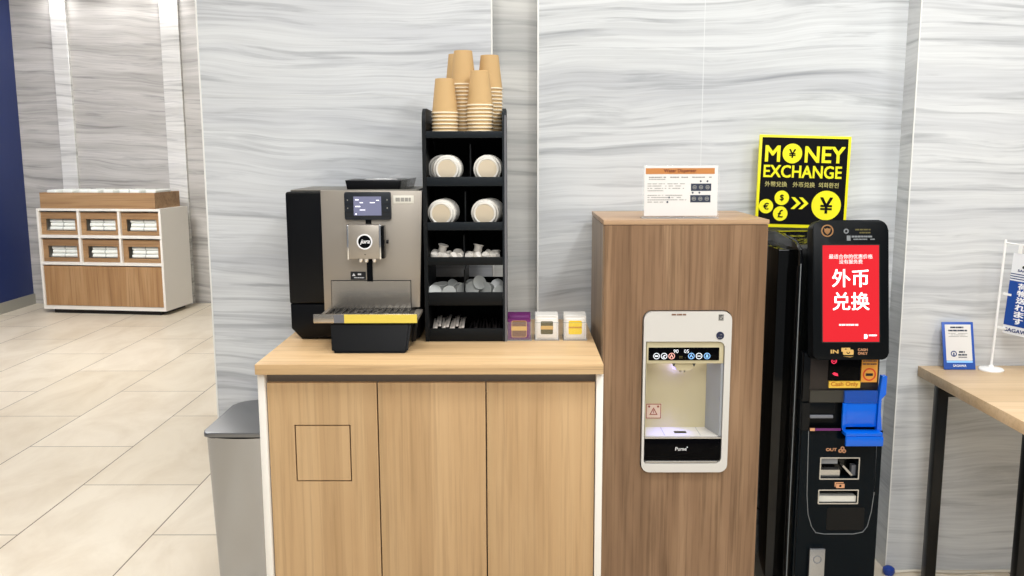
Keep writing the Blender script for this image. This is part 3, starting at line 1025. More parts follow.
# ------------------------------------------------------------------ tea bags in clear holders
def tea(x0, x1, y0, kind):
    words = {'purple': 'purple tea bags', 'dark': 'white tea bags with a dark olive label', 'yellow': 'white tea bags with a yellow label'}[kind]
    h = thing('acrylic_holder', 'clear acrylic holder of ' + words + ' on the worktop', 'holder', ((x0 + x1) / 2, y0 + 0.05, ZT), 'clear tea bag holders')
    y1 = y0 + 0.09
    obj('base', bx(x0, x1, y0, y1, ZT, ZT + 0.003), M['clear_edge'], h)
    obj('front_wall', bx(x0, x1, y0, y0 + 0.002, ZT + 0.003, ZT + 0.064), M['clear'], h)
    obj('back_wall', bx(x0, x1, y1 - 0.002, y1, ZT + 0.003, ZT + 0.085), M['clear'], h)
    for xa in (x0, x1 - 0.002):
        bm = NB()
        pts = [(y0 + 0.002, ZT + 0.003), (y1 - 0.002, ZT + 0.003), (y1 - 0.002, ZT + 0.085), (y0 + 0.002, ZT + 0.064)]
        va = [bm.verts.new((xa, a, b)) for a, b in pts]
        vb = [bm.verts.new((xa + 0.002, a, b)) for a, b in pts]
        bm.faces.new(va)
        bm.faces.new(vb[::-1])
        for k in range(4):
            bm.faces.new((va[k], vb[k], vb[(k + 1) % 4], va[(k + 1) % 4]))
        obj('side_wall', bm, M['clear'], h)
    obj('rim_edge', bx(x0, x1, y0 - 0.0002, y0 + 0.0022, ZT + 0.064, ZT + 0.0652), M['clear_edge'], h)
    n = 6
    base = M['purple'] if kind == 'purple' else M['tea_white']
    cx = (x0 + x1) / 2
    for k in range(n):
        front = k == 0
        yy = y0 + 0.006 + k * 0.0125
        hgt = 0.075 if kind == 'purple' and k < 2 else 0.082
        lift = 0.0035 + (0.0 if k < 2 else 0.006)
        wx = (x1 - x0) / 2 - 0.004
        nm = {'purple': 'purple tea bag envelope', 'dark': 'white tea bag envelope with an olive label', 'yellow': 'white tea bag envelope with a yellow label'}[kind]
        where = 'front one in its clear holder' if front else ORD[k] + ' from the front in its clear holder'
        e = thing('tea_bag', nm + ', ' + where, 'tea bag', (cx, yy, ZT + lift), kind + ' tea bags in a holder')
        bm = NB()
        bulge = 0.0045
        # pillow shaped envelope with a flat sealed edge
        box(bm, cx - wx, cx + wx, yy - 0.0006, yy + 0.0006, ZT + lift, ZT + lift + hgt)
        box(bm, cx - wx + 0.004, cx + wx - 0.004, yy - bulge, yy + bulge, ZT + lift + 0.004, ZT + lift + hgt - 0.006, 0.004, 2)
        obj('envelope', bm, base, e)
        if front or k == 1:
            yl = yy - bulge - 0.0005
            zc = ZT + 0.045
            if kind == 'purple':
                obj('label_panel', prism(NB(), rrect(cx - 0.024, cx + 0.024, zc - 0.03, zc + 0.025, 0.004), yl, yl + 0.0004), M['brown_print'], e)
                obj('label_frame', prism(NB(), rrect(cx - 0.0262, cx + 0.0262, zc - 0.032, zc + 0.027, 0.005), yl + 0.0001, yl + 0.0005,
                                         holes=[rrect(cx - 0.0245, cx + 0.0245, zc - 0.0305, zc + 0.0255, 0.004)]), M['gold'], e)
                obj('label_band', bx(cx - 0.0275, cx + 0.0275, yl - 0.0005, yl, zc - 0.008, zc + 0.007), M['gold'], e)
            elif kind == 'dark':
                obj('label_panel', prism(NB(), rrect(cx - 0.0215, cx + 0.0215, zc - 0.022, zc + 0.024, 0.004), yl, yl + 0.0004), M['olive'], e)
                obj('label_band', bx(cx - 0.022, cx + 0.022, yl - 0.0005, yl, zc - 0.005, zc + 0.008), M['gold'], e)
            else:
                obj('label_panel', prism(NB(), rrect(cx - 0.0235, cx + 0.0235, zc - 0.023, zc + 0.026, 0.006), yl, yl + 0.0004), M['tea_yellow'], e)
                obj('label_band', bx(cx - 0.0235, cx + 0.0235, yl - 0.0005, yl, zc - 0.001, zc + 0.005), M['tea_orange'], e)


tea(-0.037, 0.051, 3.046, 'purple')
tea(0.061, 0.148, 3.05, 'dark')
tea(0.162, 0.246, 3.05, 'yellow')

# ------------------------------------------------------------------ water dispenser cabinet
CX0, CX1, CY0, CY1, CH = 0.293, 0.849, 2.985, 3.452, 1.45
HOLE = rrect(0.430, 0.7365, 0.563, 1.141, 0.032)
t = thing('dispenser_cabinet', 'tall walnut cabinet with the water dispenser set into its front', 'cabinet', (0.571, 3.2, 0))
obj('front_panel', prism(NB(), rrect(CX0 + 0.003, CX1 - 0.002, 0.0, CH - 0.0175, 0), CY0, CY0 + 0.02, holes=[HOLE]), M['walnut'], t, sm=False, label='walnut front with a rounded cut-out')
obj('side_panel', bx(CX0, CX0 + 0.018, CY0 + 0.021, CY1, 0, CH - 0.018), M['walnut_grey'], t)
obj('side_panel', bx(CX1 - 0.018, CX1, CY0 + 0.021, CY1, 0, CH - 0.018), M['walnut_grey'], t)
obj('back_panel', bx(CX0 + 0.018, CX1 - 0.018, CY1 - 0.01, CY1, 0, CH - 0.018), M['walnut_grey'], t)
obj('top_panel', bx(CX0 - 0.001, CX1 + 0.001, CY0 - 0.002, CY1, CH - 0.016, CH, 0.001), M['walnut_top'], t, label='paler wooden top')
obj('inner_shelf', bx(CX0 + 0.019, CX1 - 0.019, CY0 + 0.03, CY1 - 0.011, 0.535, 0.553), M['walnut_grey'], t)

# the dispenser itself
t = thing('water_dispenser', 'white built-in water dispenser with a lit niche in the walnut cabinet', 'water dispenser', (0.58, 3.2, 0.5535))
SH = rrect(0.4335, 0.7335, 0.5665, 1.1375, 0.029)
IN = rrect(0.4415, 0.712, 0.598, 1.034, 0.02, r4=(0.012, 0.022, 0.022, 0.001))
obj('shell', prism(NB(), SH, 2.972, 3.0, holes=[IN]), M['appliance'], t, sm=True, label='white outer shell')
obj('shell_sleeve', prism(NB(), rrect(0.437, 0.730, 0.570, 1.134, 0.026), 3.0, 3.4,
                          holes=[rrect(0.4435, 0.7115, 0.5985, 1.033, 0.02)]), M['appliance_grey'], t, sm=False)
obj('base_block', bx(0.44, 0.725, 3.01, 3.39, 0.5537, 0.569), M['appliance_grey'], t)
NX0, NX1 = 0.4525, 0.6985
obj('fascia', bx(0.4445, 0.7105, 2.979, 3.12, 0.955, 1.032, 0.003), M['appliance_cream'], t, label='cream strip around the control panel')
cp = obj('control_panel', bx(0.4515, 0.6945, 2.9765, 2.9795, 0.967, 1.012, 0.001), M['black_glass'], t, label='black control panel with lit icons')
ic = [(0.479, 'icon_white'), (0.505, 'icon_white'), (0.531, 'icon_red'), (0.5985, 'icon_blue'), (0.625, 'icon_white'), (0.6525, 'icon_blue')]
for k, (x, mm) in enumerate(ic):
    bm = ring_front(NB(), x, 0.9825, 0.0088, 0.0112, 2.9757, 2.9764, 24)
    if k == 0:
        box(bm, x - 0.006, x + 0.006, 2.9757, 2.9764, 0.980, 0.985)
    elif k == 1:
        prism(bm, [(x - 0.005, 0.979), (x + 0.006, 0.984), (x + 0.003, 0.987), (x - 0.004, 0.983)], 2.9757, 2.9764)
        box(bm, x - 0.005, x + 0.003, 2.9757, 2.9764, 0.976, 0.9785)
    elif k in (2, 3):
        prism(bm, [(x - 0.0065, 0.977), (x - 0.003, 0.977), (x + 0.0015, 0.989), (x - 0.0015, 0.989)], 2.9757, 2.9764)
        prism(bm, [(x + 0.0065, 0.977), (x + 0.003, 0.977), (x - 0.0005, 0.984), (x + 0.001, 0.988)], 2.9757, 2.9764)
    elif k == 4:
        box(bm, x - 0.006, x + 0.006, 2.9757, 2.9764, 0.981, 0.984)
    else:
        prism(bm, [(x - 0.005, 0.977), (x + 0.005, 0.977), (x + 0.003, 0.988), (x - 0.003, 0.988)], 2.9757, 2.9764)
    obj('touch_icon', bm, M[mm], cp)
obj('lettering', text_bm('90', 0.5455, 0.9995, 2.9757, height=0.0125, bold=0.0), M['icon_white'], cp)
obj('lettering', text_bm('05', 0.5815, 0.9995, 2.9757, height=0.0125, bold=0.0), M['icon_white'], cp)
bm = dashes([(0.557, 0.579, 0.981, 0.003), (0.557, 0.579, 0.976, 0.002)], 2.9757, 0.0006, 4)
obj('panel_print', bm, M['olive'], cp)
# niche
obj('niche_back', bx(0.4445, 0.7105, 3.085, 3.095, 0.60, 0.955), M['appliance_cream'], t, label='cream back of the niche')
bm = NB()
prism(bm, [(0.4445, 0.695), (0.4465, 0.695), (0.4465, 0.955), (0.4445, 0.955)], 2.979, 3.085)
obj('niche_side', bm, M['appliance_cream'], t)
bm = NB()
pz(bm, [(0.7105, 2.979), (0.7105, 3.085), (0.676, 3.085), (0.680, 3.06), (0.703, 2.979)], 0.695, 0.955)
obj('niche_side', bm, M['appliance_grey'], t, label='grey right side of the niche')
obj('niche_floor', bx(0.4445, 0.7105, 2.985, 3.085, 0.68, 0.695), M['appliance'], t)
obj('drain', bx(0.555, 0.597, 3.015, 3.035, 0.695, 0.6965), M['black'], t, label='dark drain slot')
bm = NB()
for x in (0.515, 0.64):
    box(bm, x, x + 0.002, 2.99, 3.08, 0.695, 0.6958)
obj('floor_rib', bm, M['appliance_grey'], t)
bm = NB()
prism(bm, [(0.532, 0.9555), (0.62, 0.9555), (0.600, 0.928), (0.553, 0.928)], 2.99, 3.04, 0.002)
nz = obj('nozzle_block', bm, M['appliance_cream'], t)
bm = NB()
lathe(bm, [(0, -0.012), (0.01, -0.012), (0.0125, 0), (0, 0)], 20, Matrix.Translation((0.577, 3.02, 0.928)))
obj('nozzle', bm, M['silver'], nz)
bm = NB()
for x in (0.535, 0.605):
    prism(bm, [(x, 0.955), (x + 0.012, 0.955), (x + 0.008, 0.943), (x + 0.005, 0.943)], 2.9885, 2.99)
obj('nozzle_bracket', bm, M['cable_grey'], nz)
obj('nozzle_light', bx(0.553, 0.567, 3.041, 3.05, 0.92, 0.9365), M['blue_led'], nz, label='blue light at the nozzle')
ts = obj('tray_front', bx(0.4435, 0.7095, 2.9735, 2.985, 0.61, 0.688, 0.002), M['black_glass'], t, label='black tray front')
obj('tray_edge', bx(0.4435, 0.7095, 2.974, 2.99, 0.6885, 0.6925), M['silver'], ts)
obj('tray_foot', bx(0.4475, 0.7, 2.9735, 2.985, 0.6005, 0.608, 0.002), M['silver'], ts, label='silver strip below the tray')
obj('lettering', text_bm('Pume', 0.571, 0.6515, 2.9728, height=0.0125, bold=0.0), M['white_print'], ts)
obj('lettering', text_bm('+', 0.5925, 0.6575, 2.9728, height=0.004, bold=0.03), M['icon_white'], ts)
obj('brand_print', dashes([(0.527, 0.578, 1.128, 0.0055)], 2.9714, 0.0006, 2, fill=1.0), M['brown_print'], t)
bm = disc_front(NB(), 0.694, 1.055, 0.0135, 2.9706, 2.972)
bd = obj('badge', bm, M['navy_badge'], t, label='round navy badge on the shell')
obj('badge_print', dashes([(0.688, 0.701, 1.058, 0.002), (0.688, 0.699, 1.049, 0.0025)], 2.9702, 0.0004, 6), M['grey_print'], bd)
bm = NB()
box(bm, 0.6865, 0.7045, 2.9715, 2.972, 1.107, 1.129)
mk = obj('corner_label', bm, M['grey_print'], t, label='small grey label at the top corner')
obj('label_print', dashes([(0.688, 0.703, 1.1255, 0.003), (0.688, 0.703, 1.12, 0.003), (0.688, 0.703, 1.115, 0.003), (0.688, 0.703, 1.110, 0.002)], 2.971, 0.0004, 7), M['black_print'], mk)
lb = obj('warning_label', bx(0.462, 0.518, 3.084, 3.0848, 0.727, 0.783), M['label_pink'], t, label='square warning label with a red triangle')
bm = prism(NB(), rrect(0.462, 0.516, 0.778, 0.832, 0), 3.1182, 3.119, holes=[rrect(0.4645, 0.5135, 0.7805, 0.8295, 0)])
prism(bm, [(0.474, 0.791), (0.504, 0.791), (0.489, 0.819)], 3.1182, 3.119, holes=[[(0.479, 0.794), (0.499, 0.794), (0.489, 0.812)]])
box(bm, 0.4878, 0.4902, 3.1182, 3.119, 0.797, 0.808)
disc_front(bm, 0.473, 0.822, 0.004, 3.1182, 3.119, 12)
disc_front(bm, 0.505, 0.822, 0.004, 3.1182, 3.119, 12)
bmesh.ops.translate(bm, verts=bm.verts, vec=(0.001, -0.035, -0.05))
obj('label_print', bm, M['red_print'], lb)
lp = bpy.data.lights.new('niche_lamp', 'AREA')
lp.shape = 'RECTANGLE'
lp.size, lp.size_y = 0.16, 0.05
lp.energy = 0.055
lp.color = (1.0, 0.96, 0.86)
lo_ = bpy.data.objects.new('niche_lamp', lp)
COL.objects.link(lo_)
lo_.location = (0.575, 3.055, 0.952)
lp = bpy.data.lights.new('nozzle_lamp', 'SPOT')
lp.spot_size = 0.85
lp.spot_blend = 0.8
lp.energy = 2.4
lp.color = (0.2, 0.2, 1.0)
lp.shadow_soft_size = 0.004
lo_ = bpy.data.objects.new('nozzle_lamp', lp)
COL.objects.link(lo_)
lo_.location = (0.535, 3.012, 0.925)
lp = bpy.data.lights.new('nozzle_glow_lamp', 'POINT')
lp.energy = 0.03
lp.color = (0.35, 0.35, 1.0)
lp.shadow_soft_size = 0.003
lo_ = bpy.data.objects.new('nozzle_glow_lamp', lp)
COL.objects.link(lo_)
lo_.location = (0.56, 3.066, 0.915)

# sign on top of the cabinet
t = thing('table_sign', 'white water dispenser notice with an orange heading in a clear stand', 'sign', (0.56, 3.05, CH))
TS = Matrix.Translation((0.5605, 3.036, CH + 0.002)) @ Matrix.Rotation(-0.07, 4, 'X')


def L(bm, mtx):
    bm.transform(mtx)
    return bm


obj('stand', L(bx(-0.131, 0.131, 0.0015, 0.0045, 0.0, 0.182, 0.0008), TS), M['clear'], t, label='clear acrylic stand')
obj('stand_foot', bx(0.4295, 0.6915, 3.036, 3.09, CH, CH + 0.003), M['clear_edge'], t)
pp = obj('paper_sheet', L(bx(-0.125, 0.125, 0.0004, 0.0014, 0.008, 0.178), TS), M['paper'], t, label='printed paper sheet')
obj('heading_band', L(bx(-0.1205, 0.1145, -0.0002, 0.0004, 0.150, 0.170), TS), M['orange_head'], pp)
obj('lettering', text_bm('Water Dispenser', -0.0035, 0.160, -0.0008, height=0.0145, bold=0.01, mtx=TS), M['dark_red'], pp)
rows = [(-0.11, 0.105, 0.139, 0.004), (-0.11, -0.05, 0.132, 0.0025)]
obj('small_print', dashes(rows, -0.0002, 0.0006, 11, TS), M['grey_print'], pp)
rows = []
for z in (0.117, 0.1095, 0.1015, 0.0935, 0.078, 0.0705, 0.0625, 0.055):
    rows.append((-0.114, random.uniform(0.0, 0.025) if z not in (0.0935, 0.055) else -0.06, z, 0.0026))
obj('small_print', dashes(rows, -0.0002, 0.0006, 12, TS), M['grey_print'], pp)
for (z, x0) in ((0.105, 0.034), (0.066, 0.032)):
    pb = obj('picture', L(bx(x0, x0 + 0.069, -0.0002, 0.0004, z - 0.0125, z + 0.0125), TS), M['dark_navy'], pp, label='dark picture of the control icons')
    bm = NB()
    for k in range(3):
        ring_front(bm, x0 + 0.0125 + 0.022 * k, z, 0.005, 0.0068, -0.0007, -0.0002, 16)
        box(bm, x0 + 0.009 + 0.022 * k, x0 + 0.016 + 0.022 * k, -0.0007, -0.0002, z - 0.0015, z + 0.0015)
    L(bm, TS)
    obj('picture_mark', bm, M['grey_print'], pp)
bm = NB()
for x, z in ((0.067, 0.1255), (0.09, 0.1255), (0.04, 0.0865), (0.063, 0.0865), (-0.04, 0.0705), (-0.046, 0.055)):
    disc_front(bm, x, z, 0.0032, -0.0006, 0.0004, 12)
L(bm, TS)
obj('number_dot', bm, M['dark_navy'], pp)

# ------------------------------------------------------------------ money exchange kiosk
t = thing('exchange_kiosk', 'black currency exchange machine with a tilted red screen', 'exchange machine', (1.1, 3.2, 0))
KX0, KX1 = 0.962, 1.25
bm = NB()
pts = [(2.985, 0.0), (3.44, 0.0), (3.44, 1.345), (3.42, 1.375), (3.30, 1.385), (3.06, 1.375), (3.0, 1.35), (2.985, 1.30)]
va = [bm.verts.new((KX0, y, z)) for y, z in pts]
vb = [bm.verts.new((KX1, y, z)) for y, z in pts]
bm.faces.new(va)
bm.faces.new(vb[::-1])
for k in range(len(pts)):
    bm.faces.new((va[k], vb[k], vb[(k + 1) % len(pts)], va[(k + 1) % len(pts)]))
bmesh.ops.bevel(bm, geom=[e for e in bm.edges if abs(e.verts[0].co.x - e.verts[1].co.x) < 1e-6 and max(e.verts[0].co.z, e.verts[1].co.z) > 0.5], offset=0.008, segments=3, affect='EDGES')
obj('cabinet', bm, M['kiosk_side'], t, label='glossy black cabinet')
obj('rear_cabinet', bx(0.925, KX1 - 0.004, 3.12, 3.445, 0, 1.335, 0.006), M['kiosk_side'], t, label='wider black rear cabinet')
obj('side_rail', bx(KX0 - 0.004, KX0, 2.99, 3.02, 0.0, 1.29, 0.001), M['kiosk'], t)
obj('edge_strip', bx(KX0 - 0.001, KX0 + 0.002, 2.983, 2.986, 0.0, 1.30), M['line_grey'], t, label='thin grey edge strip')
# lower front door with outlets
FY = 2.93
OUTW = rrect(1.046, 1.175, 0.56, 0.632, 0.002)
OUTS = rrect(1.045, 1.177, 0.471, 0.516, 0.002)
bm = prism(NB(), rrect(0.974, KX1 + 0.002, 0.0, 0.73, 0.0), FY, 2.984, holes=[OUTW, OUTS])
fd = obj('front_door', bm, M['kiosk_front'], t, sm=False, label='glossy black lower front')
for hl, nm in ((OUTW, 'coin_window'), (OUTS, 'note_slot')):
    xs = [q[0] for q in hl]
    zs = [q[1] for q in hl]
    x0, x1, z0, z1 = min(xs), max(xs), min(zs), max(zs)
    w = obj(nm, prism(NB(), rrect(x0 - 0.004, x1 + 0.004, z0 - 0.004, z1 + 0.004, 0.003), FY - 0.002, FY + 0.004, holes=[rrect(x0, x1, z0, z1, 0.002)]), M['silver'], fd, label='steel rimmed outlet')
obj('coin_tray', bx(1.047, 1.118, 2.945, 2.975, 0.561, 0.585), M['silver'], fd)
obj('coin_ledge', bx(1.047, 1.11, 2.95, 2.975, 0.606, 0.625), M['appliance_grey'], fd)
bm = NB()
prism(bm, [(1.125, 0.598), (1.13, 0.602), (1.165, 0.565), (1.158, 0.561)], 2.945, 2.97)
obj('coin_chute', bm, M['silver'], fd)
obj('coin_side', bx(1.16, 1.174, 2.95, 2.97, 0.563, 0.60), M['grey_tape'], fd)
obj('note_tongue', bx(1.046, 1.176, 2.938, 2.97, 0.472, 0.493), M['label_white'], fd, label='pale lower half of the note slot')
u = [(0.998, 0.73), (1.003, 0.50), (1.010, 0.43), (1.024, 0.385), (1.040, 0.362), (1.07, 0.357), (1.17, 0.357), (1.203, 0.364), (1.218, 0.385), (1.229, 0.44), (1.235, 0.51), (1.233, 0.73)]
obj('seam_line', tube(NB(), [(x, FY - 0.0003, z) for x, z in u], 0.0012, 6), M['line_grey'], fd, label='thin curved outline on the door')
obj('service_flap', prism(NB(), rrect(1.075, 1.205, 0.372, 0.455, 0.008), FY - 0.0015, FY + 0.001), M['kiosk'], fd)
obj('lettering', text_bm('OUT', 1.079, 0.6635, FY - 0.0008, width=0.037, height=0.0105, bold=0.02), M['copper'], fd)
bm = NB()
for dx, dz in ((-0.007, -0.004), (0.006, -0.005), (0.0, 0.005)):
    ring_front(bm, 1.117 + dx, 0.663 + dz, 0.003, 0.0068, FY - 0.0008, FY + 0.0004, 16)
obj('coin_symbol', bm, M['copper'], fd)
bm = prism(NB(), rrect(1.102, 1.131, 0.525, 0.540, 0.001), FY - 0.0008, FY + 0.0004, holes=[circ(1.1165, 0.5325, 0.0045, 14)])
prism(bm, [(1.097, 0.530), (1.1005, 0.530), (1.1005, 0.5425), (1.127, 0.5425), (1.127, 0.546), (1.097, 0.546)], FY - 0.0008, FY + 0.0004)
obj('note_symbol', bm, M['copper'], fd)
hd = obj('door_handle', bx(1.016, 1.071, FY - 0.02, FY, 0.05, 0.312, 0.004), M['steel'], fd, label='steel lock handle')
obj('lock_ring', ring_front(NB(), 1.0435, 0.272, 0.012, 0.0145, FY - 0.0212, FY - 0.02, 24), M['grey_tape'], hd)
# upper front section
up = obj('upper_front', bx(0.997, KX1 - 0.018, FY + 0.012, 2.984, 0.828, 1.0, 0.002), M['brown_band'], t, label='dark brown upper front')
obj('front_column', bx(0.974, 0.9968, FY + 0.008, 2.984, 0.828, 1.0, 0.002), M['kiosk'], up, label='black column left of the indicator panel')
obj('grey_band', bx(0.999, 1.228, FY + 0.006, FY + 0.012, 0.829, 0.871), M['olive_band'], up)
led = obj('indicator_panel', bx(1.058, 1.166, FY + 0.004, FY + 0.012, 0.906, 0.99, 0.001), M['black_glass'], up, label='black indicator panel with red lights')
bm = ring_front(NB(), 1.0735, 0.974, 0.0065, 0.0095, FY + 0.0032, FY + 0.004, 20)
box(bm, 1.069, 1.078, FY + 0.0032, FY + 0.004, 0.9725, 0.9755, mtx=None)
obj('red_light', bm, M['led_red'], led)
bm = NB()
prism(bm, [(1.070, 0.93), (1.078, 0.924), (1.09, 0.922), (1.088, 0.931), (1.076, 0.935)], FY + 0.0032, FY + 0.004)
obj('red_light', bm, M['led_red'], led)
st = obj('orange_sticker', bx(1.1685, 1.223, FY + 0.005, FY + 0.012, 0.9, 0.985), M['orange_sticker'], up, label='orange sticker with a red ring')
obj('sticker_ring', ring_front(NB(), 1.196, 0.927, 0.0175, 0.0225, FY + 0.0042, FY + 0.005), M['orange_red'], st)
bm = NB()
box(bm, 1.184, 1.208, FY + 0.0042, FY + 0.005, 0.922, 0.931)
obj('sticker_print', bm, M['black_print'], st)
obj('sticker_print', dashes([(1.172, 1.219, 0.974, 0.005), (1.172, 1.219, 0.963, 0.005)], FY + 0.0042, 0.0007, 9, fill=1.0), M['brown_print'], st)
cs = obj('cash_label', bx(1.061, 1.1665, FY + 0.003, FY + 0.012, 0.8805, 0.904), M['cash_yellow'], up, label='yellow Cash Only label')
obj('lettering', text_bm('Cash Only', 1.113, 0.8925, FY + 0.0024, width=0.092, height=0.019, bold=0.01), M['cash_text'], cs)
# bill intake bay
by = obj('intake_bay', prism(NB(), [(0.974, 0.73), (KX1 - 0.002, 0.73), (KX1 - 0.002, 0.828), (0.974, 0.828)], 2.955, 2.984), M['kiosk_head'], t)
obj('bay_side', bx(0.974, 1.0, FY + 0.002, 2.955, 0.731, 0.828), M['kiosk'], by)
obj('bay_block', bx(1.001, 1.085, FY + 0.006, 2.955, 0.785, 0.827, 0.002), M['kiosk_head'], by)
obj('bay_bar', bx(1.001, 1.079, FY - 0.001, 2.955, 0.775, 0.785, 0.001), M['grey_tape'], by, label='grey bar of the note intake')
obj('bay_shelf', bx(1.0, 1.112, FY - 0.006, 2.955, 0.731, 0.742), M['black_gloss'], by)
obj('bay_strip', bx(1.018, 1.105, FY - 0.0068, FY - 0.006, 0.733, 0.741), M['purple'], by)
obj('bay_copper_strip', bx(1.0, 1.017, FY - 0.0068, FY - 0.006, 0.732, 0.742), M['copper'], by)  # copper-coloured strip at the left end of the shelf front
# blue shield
sh = obj('blue_shield', bx(1.121, 1.225, FY - 0.004, FY + 0.004, 0.745, 0.828, 0.001), M['blue_shield'], t, label='bright blue acrylic shield round the note intake')
obj('shield_top', bx(1.113, 1.225, FY - 0.006, FY + 0.004, 0.8285, 0.872), M['blue_shield_film'], sh, label='thin see-through upper strip of the shield')
obj('shield_shelf', bx(1.111, 1.236, FY - 0.04, FY + 0.004, 0.722, 0.735, 0.002), M['blue_shield'], sh)
obj('shield_lip', bx(1.111, 1.237, FY - 0.044, FY - 0.034, 0.69, 0.722, 0.001), M['blue_shield'], sh)
obj('shield_post', bx(1.109, 1.121, FY - 0.008, FY + 0.004, 0.735, 0.828, 0.001), M['blue_shield'], sh)
bm = NB()
pts = [(1.226, 0.735), (1.243, 0.735), (1.236, 0.80), (1.236, 0.845), (1.25, 0.862), (1.25, 0.925), (1.234, 0.925), (1.228, 0.86)]
prism(bm, pts, FY - 0.012, FY + 0.01)
obj('shield_wing', bm, M['blue_shield'], sh)
# tilted screen head
HM = Matrix.Translation((1.109, 2.885, 0.99)) @ Matrix.Rotation(-0.155, 4, 'X')
bm = prism(NB(), rrect(-0.123, 0.129, 0.0, 0.466, 0.028, 8, (0.022, 0.022, 0.034, 0.034)), 0, 0.055, 0.004)
hdm = obj('screen_head', L(bm, HM), M['kiosk_head'], t, label='rounded black screen housing tilted back')
obj('head_neck', L(bx(-0.11, 0.11, 0.055, 0.11, 0.03, 0.36, 0.004), HM), M['kiosk'], t)
obj('screen_frame', L(prism(NB(), rrect(-0.094, 0.0995, 0.0565, 0.385, 0.002), -0.0016, 0.0, holes=[rrect(-0.091, 0.0965, 0.060, 0.3815, 0.001)]), HM), M['gap'], hdm)
obj('screen', L(bx(-0.091, 0.0965, -0.001, 0.0005, 0.060, 0.3815), HM), M['red_screen'], hdm, label='lit red screen')
TXT = -0.0022
obj('lettering', text_bm('最适合你的优惠价格', 0.0025, 0.344, TXT, width=0.145, bold=0.008, mtx=HM), M['screen_pink'], hdm)
obj('lettering', text_bm('没有服务费', 0.0025, 0.327, TXT, width=0.078, bold=0.008, mtx=HM), M['screen_pink'], hdm)
obj('lettering', text_bm('外币', 0.001, 0.272, TXT, width=0.122, bold=0.012, mtx=HM), M['screen_text'], hdm)
obj('lettering', text_bm('兑换', 0.003, 0.195, TXT, width=0.122, bold=0.012, mtx=HM), M['screen_text'], hdm)
obj('screen_text', dashes([(-0.037, 0.03, 0.1165, 0.006)], TXT, 0.0008, 13, HM, fill=1.0), M['screen_pink'], hdm)
obj('screen_text', L(bx(0.062, 0.088, TXT, TXT + 0.0008, 0.079, 0.0835), HM), M['screen_text'], hdm)
bm = prism(NB(), [(0.046, 0.070), (0.055, 0.070), (0.058, 0.078), (0.055, 0.085), (0.046, 0.085)], TXT, TXT + 0.0008)
obj('screen_mark', L(bm, HM), M['screen_text'], hdm)
EX, EZ = -0.075, 0.43
bm = ring_front(NB(), EX, EZ, 0.0165, 0.0205, -0.0022, 0.0005, 28)
obj('emblem_ring', L(bm, HM), M['gold_lion'], hdm, label='bronze ring of the crest')
bm = prism(NB(), [(EX - 0.011, EZ + 0.008), (EX - 0.006, EZ + 0.006), (EX, EZ + 0.009), (EX + 0.006, EZ + 0.006), (EX + 0.011, EZ + 0.008),
                  (EX + 0.0095, EZ - 0.003), (EX + 0.004, EZ - 0.010), (EX, EZ - 0.013), (EX - 0.004, EZ - 0.010), (EX - 0.0095, EZ - 0.003)], -0.003, 0.0005, 0.0008)
obj('emblem_crest', L(bm, HM), M['gold_lion'], hdm)
bm = ring_front(NB(), -0.012, 0.4285, 0.0045, 0.0085, -0.0015, 0.0005, 22)
obj('camera_ring', L(bm, HM), M['line_grey'], hdm, label='pale ring round the camera')
obj('small_print', dashes([(0.018, 0.07, 0.4335, 0.005), (0.018, 0.07, 0.4235, 0.005)], -0.0008, 0.001, 15, HM, fill=0.9), M['olive'], hdm)
bm = dashes([(0.006, 0.084, 0.4105, 0.006), (0.012, 0.084, 0.4015, 0.004)], -0.0008, 0.001, 16, None, fill=0.9)
box(bm, -0.010, 0.0025, -0.0008, 0.0004, 0.397, 0.414)
obj('small_print', L(bm, HM), M['line_grey'], hdm)
obj('lettering', text_bm('IN', -0.052, 0.0275, -0.0008, width=0.026, height=0.0125, bold=0.03, mtx=HM), M['gold'], hdm)
bm = prism(NB(), rrect(-0.029, 0.0, 0.027, 0.040, 0.001), -0.0008, 0.0004, holes=[circ(-0.0145, 0.0335, 0.004, 14)])
prism(bm, rrect(-0.024, 0.011, 0.0165, 0.034, 0.004), -0.0014, 0.0002, holes=[circ(-0.0065, 0.0255, 0.006, 16)])
disc_front(bm, -0.0065, 0.0255, 0.0028, -0.0014, 0.0002, 14)
prism(bm, [(-0.024, 0.012), (0.0, 0.0085), (0.012, 0.012), (0.0, 0.0105)], -0.0008, 0.0004)
obj('note_symbol', L(bm, HM), M['gold'], hdm)
obj('lettering', text_bm('CASH', 0.0415, 0.0335, -0.0008, width=0.032, height=0.0085, bold=0.015, mtx=HM), M['copper'], hdm)
obj('lettering', text_bm('ONLY', 0.0415, 0.0215, -0.0008, width=0.032, height=0.0085, bold=0.015, mtx=HM), M['copper'], hdm)

# power cable behind the kiosk
bm = tube(NB(), [(0.856 + 0.0, 3.40, 0.235), (0.90, 3.40, 0.252), (0.935, 3.41, 0.262), (0.955, 3.415, 0.262)], 0.004, 8)
tag(obj('power_cable', bm, M['cable_grey'], None, (0.9, 3.4, 0.25)), 'grey cable hanging between the walnut cabinet and the black kiosk', 'cable')

# ------------------------------------------------------------------ money exchange sign
t = thing('exchange_sign', 'yellow and black MONEY EXCHANGE board standing on top of the black kiosk', 'sign', (1.094, 3.42, 1.385), None, (-0.04, 0.028, 0))
W, Hh = 0.349, 0.352
X0 = -W / 2
obj('board', bx(X0, -X0, 0, 0.012, 0, Hh, 0.001), M['sign_yellow'], t, label='yellow board')
bd = obj('black_field', bx(X0 + 0.0095, -X0 - 0.0105, -0.0006, 0.0002, 0.0125, Hh - 0.0095), M['sign_black'], t, label='black printed field')


def sx(u):
    return X0 + u


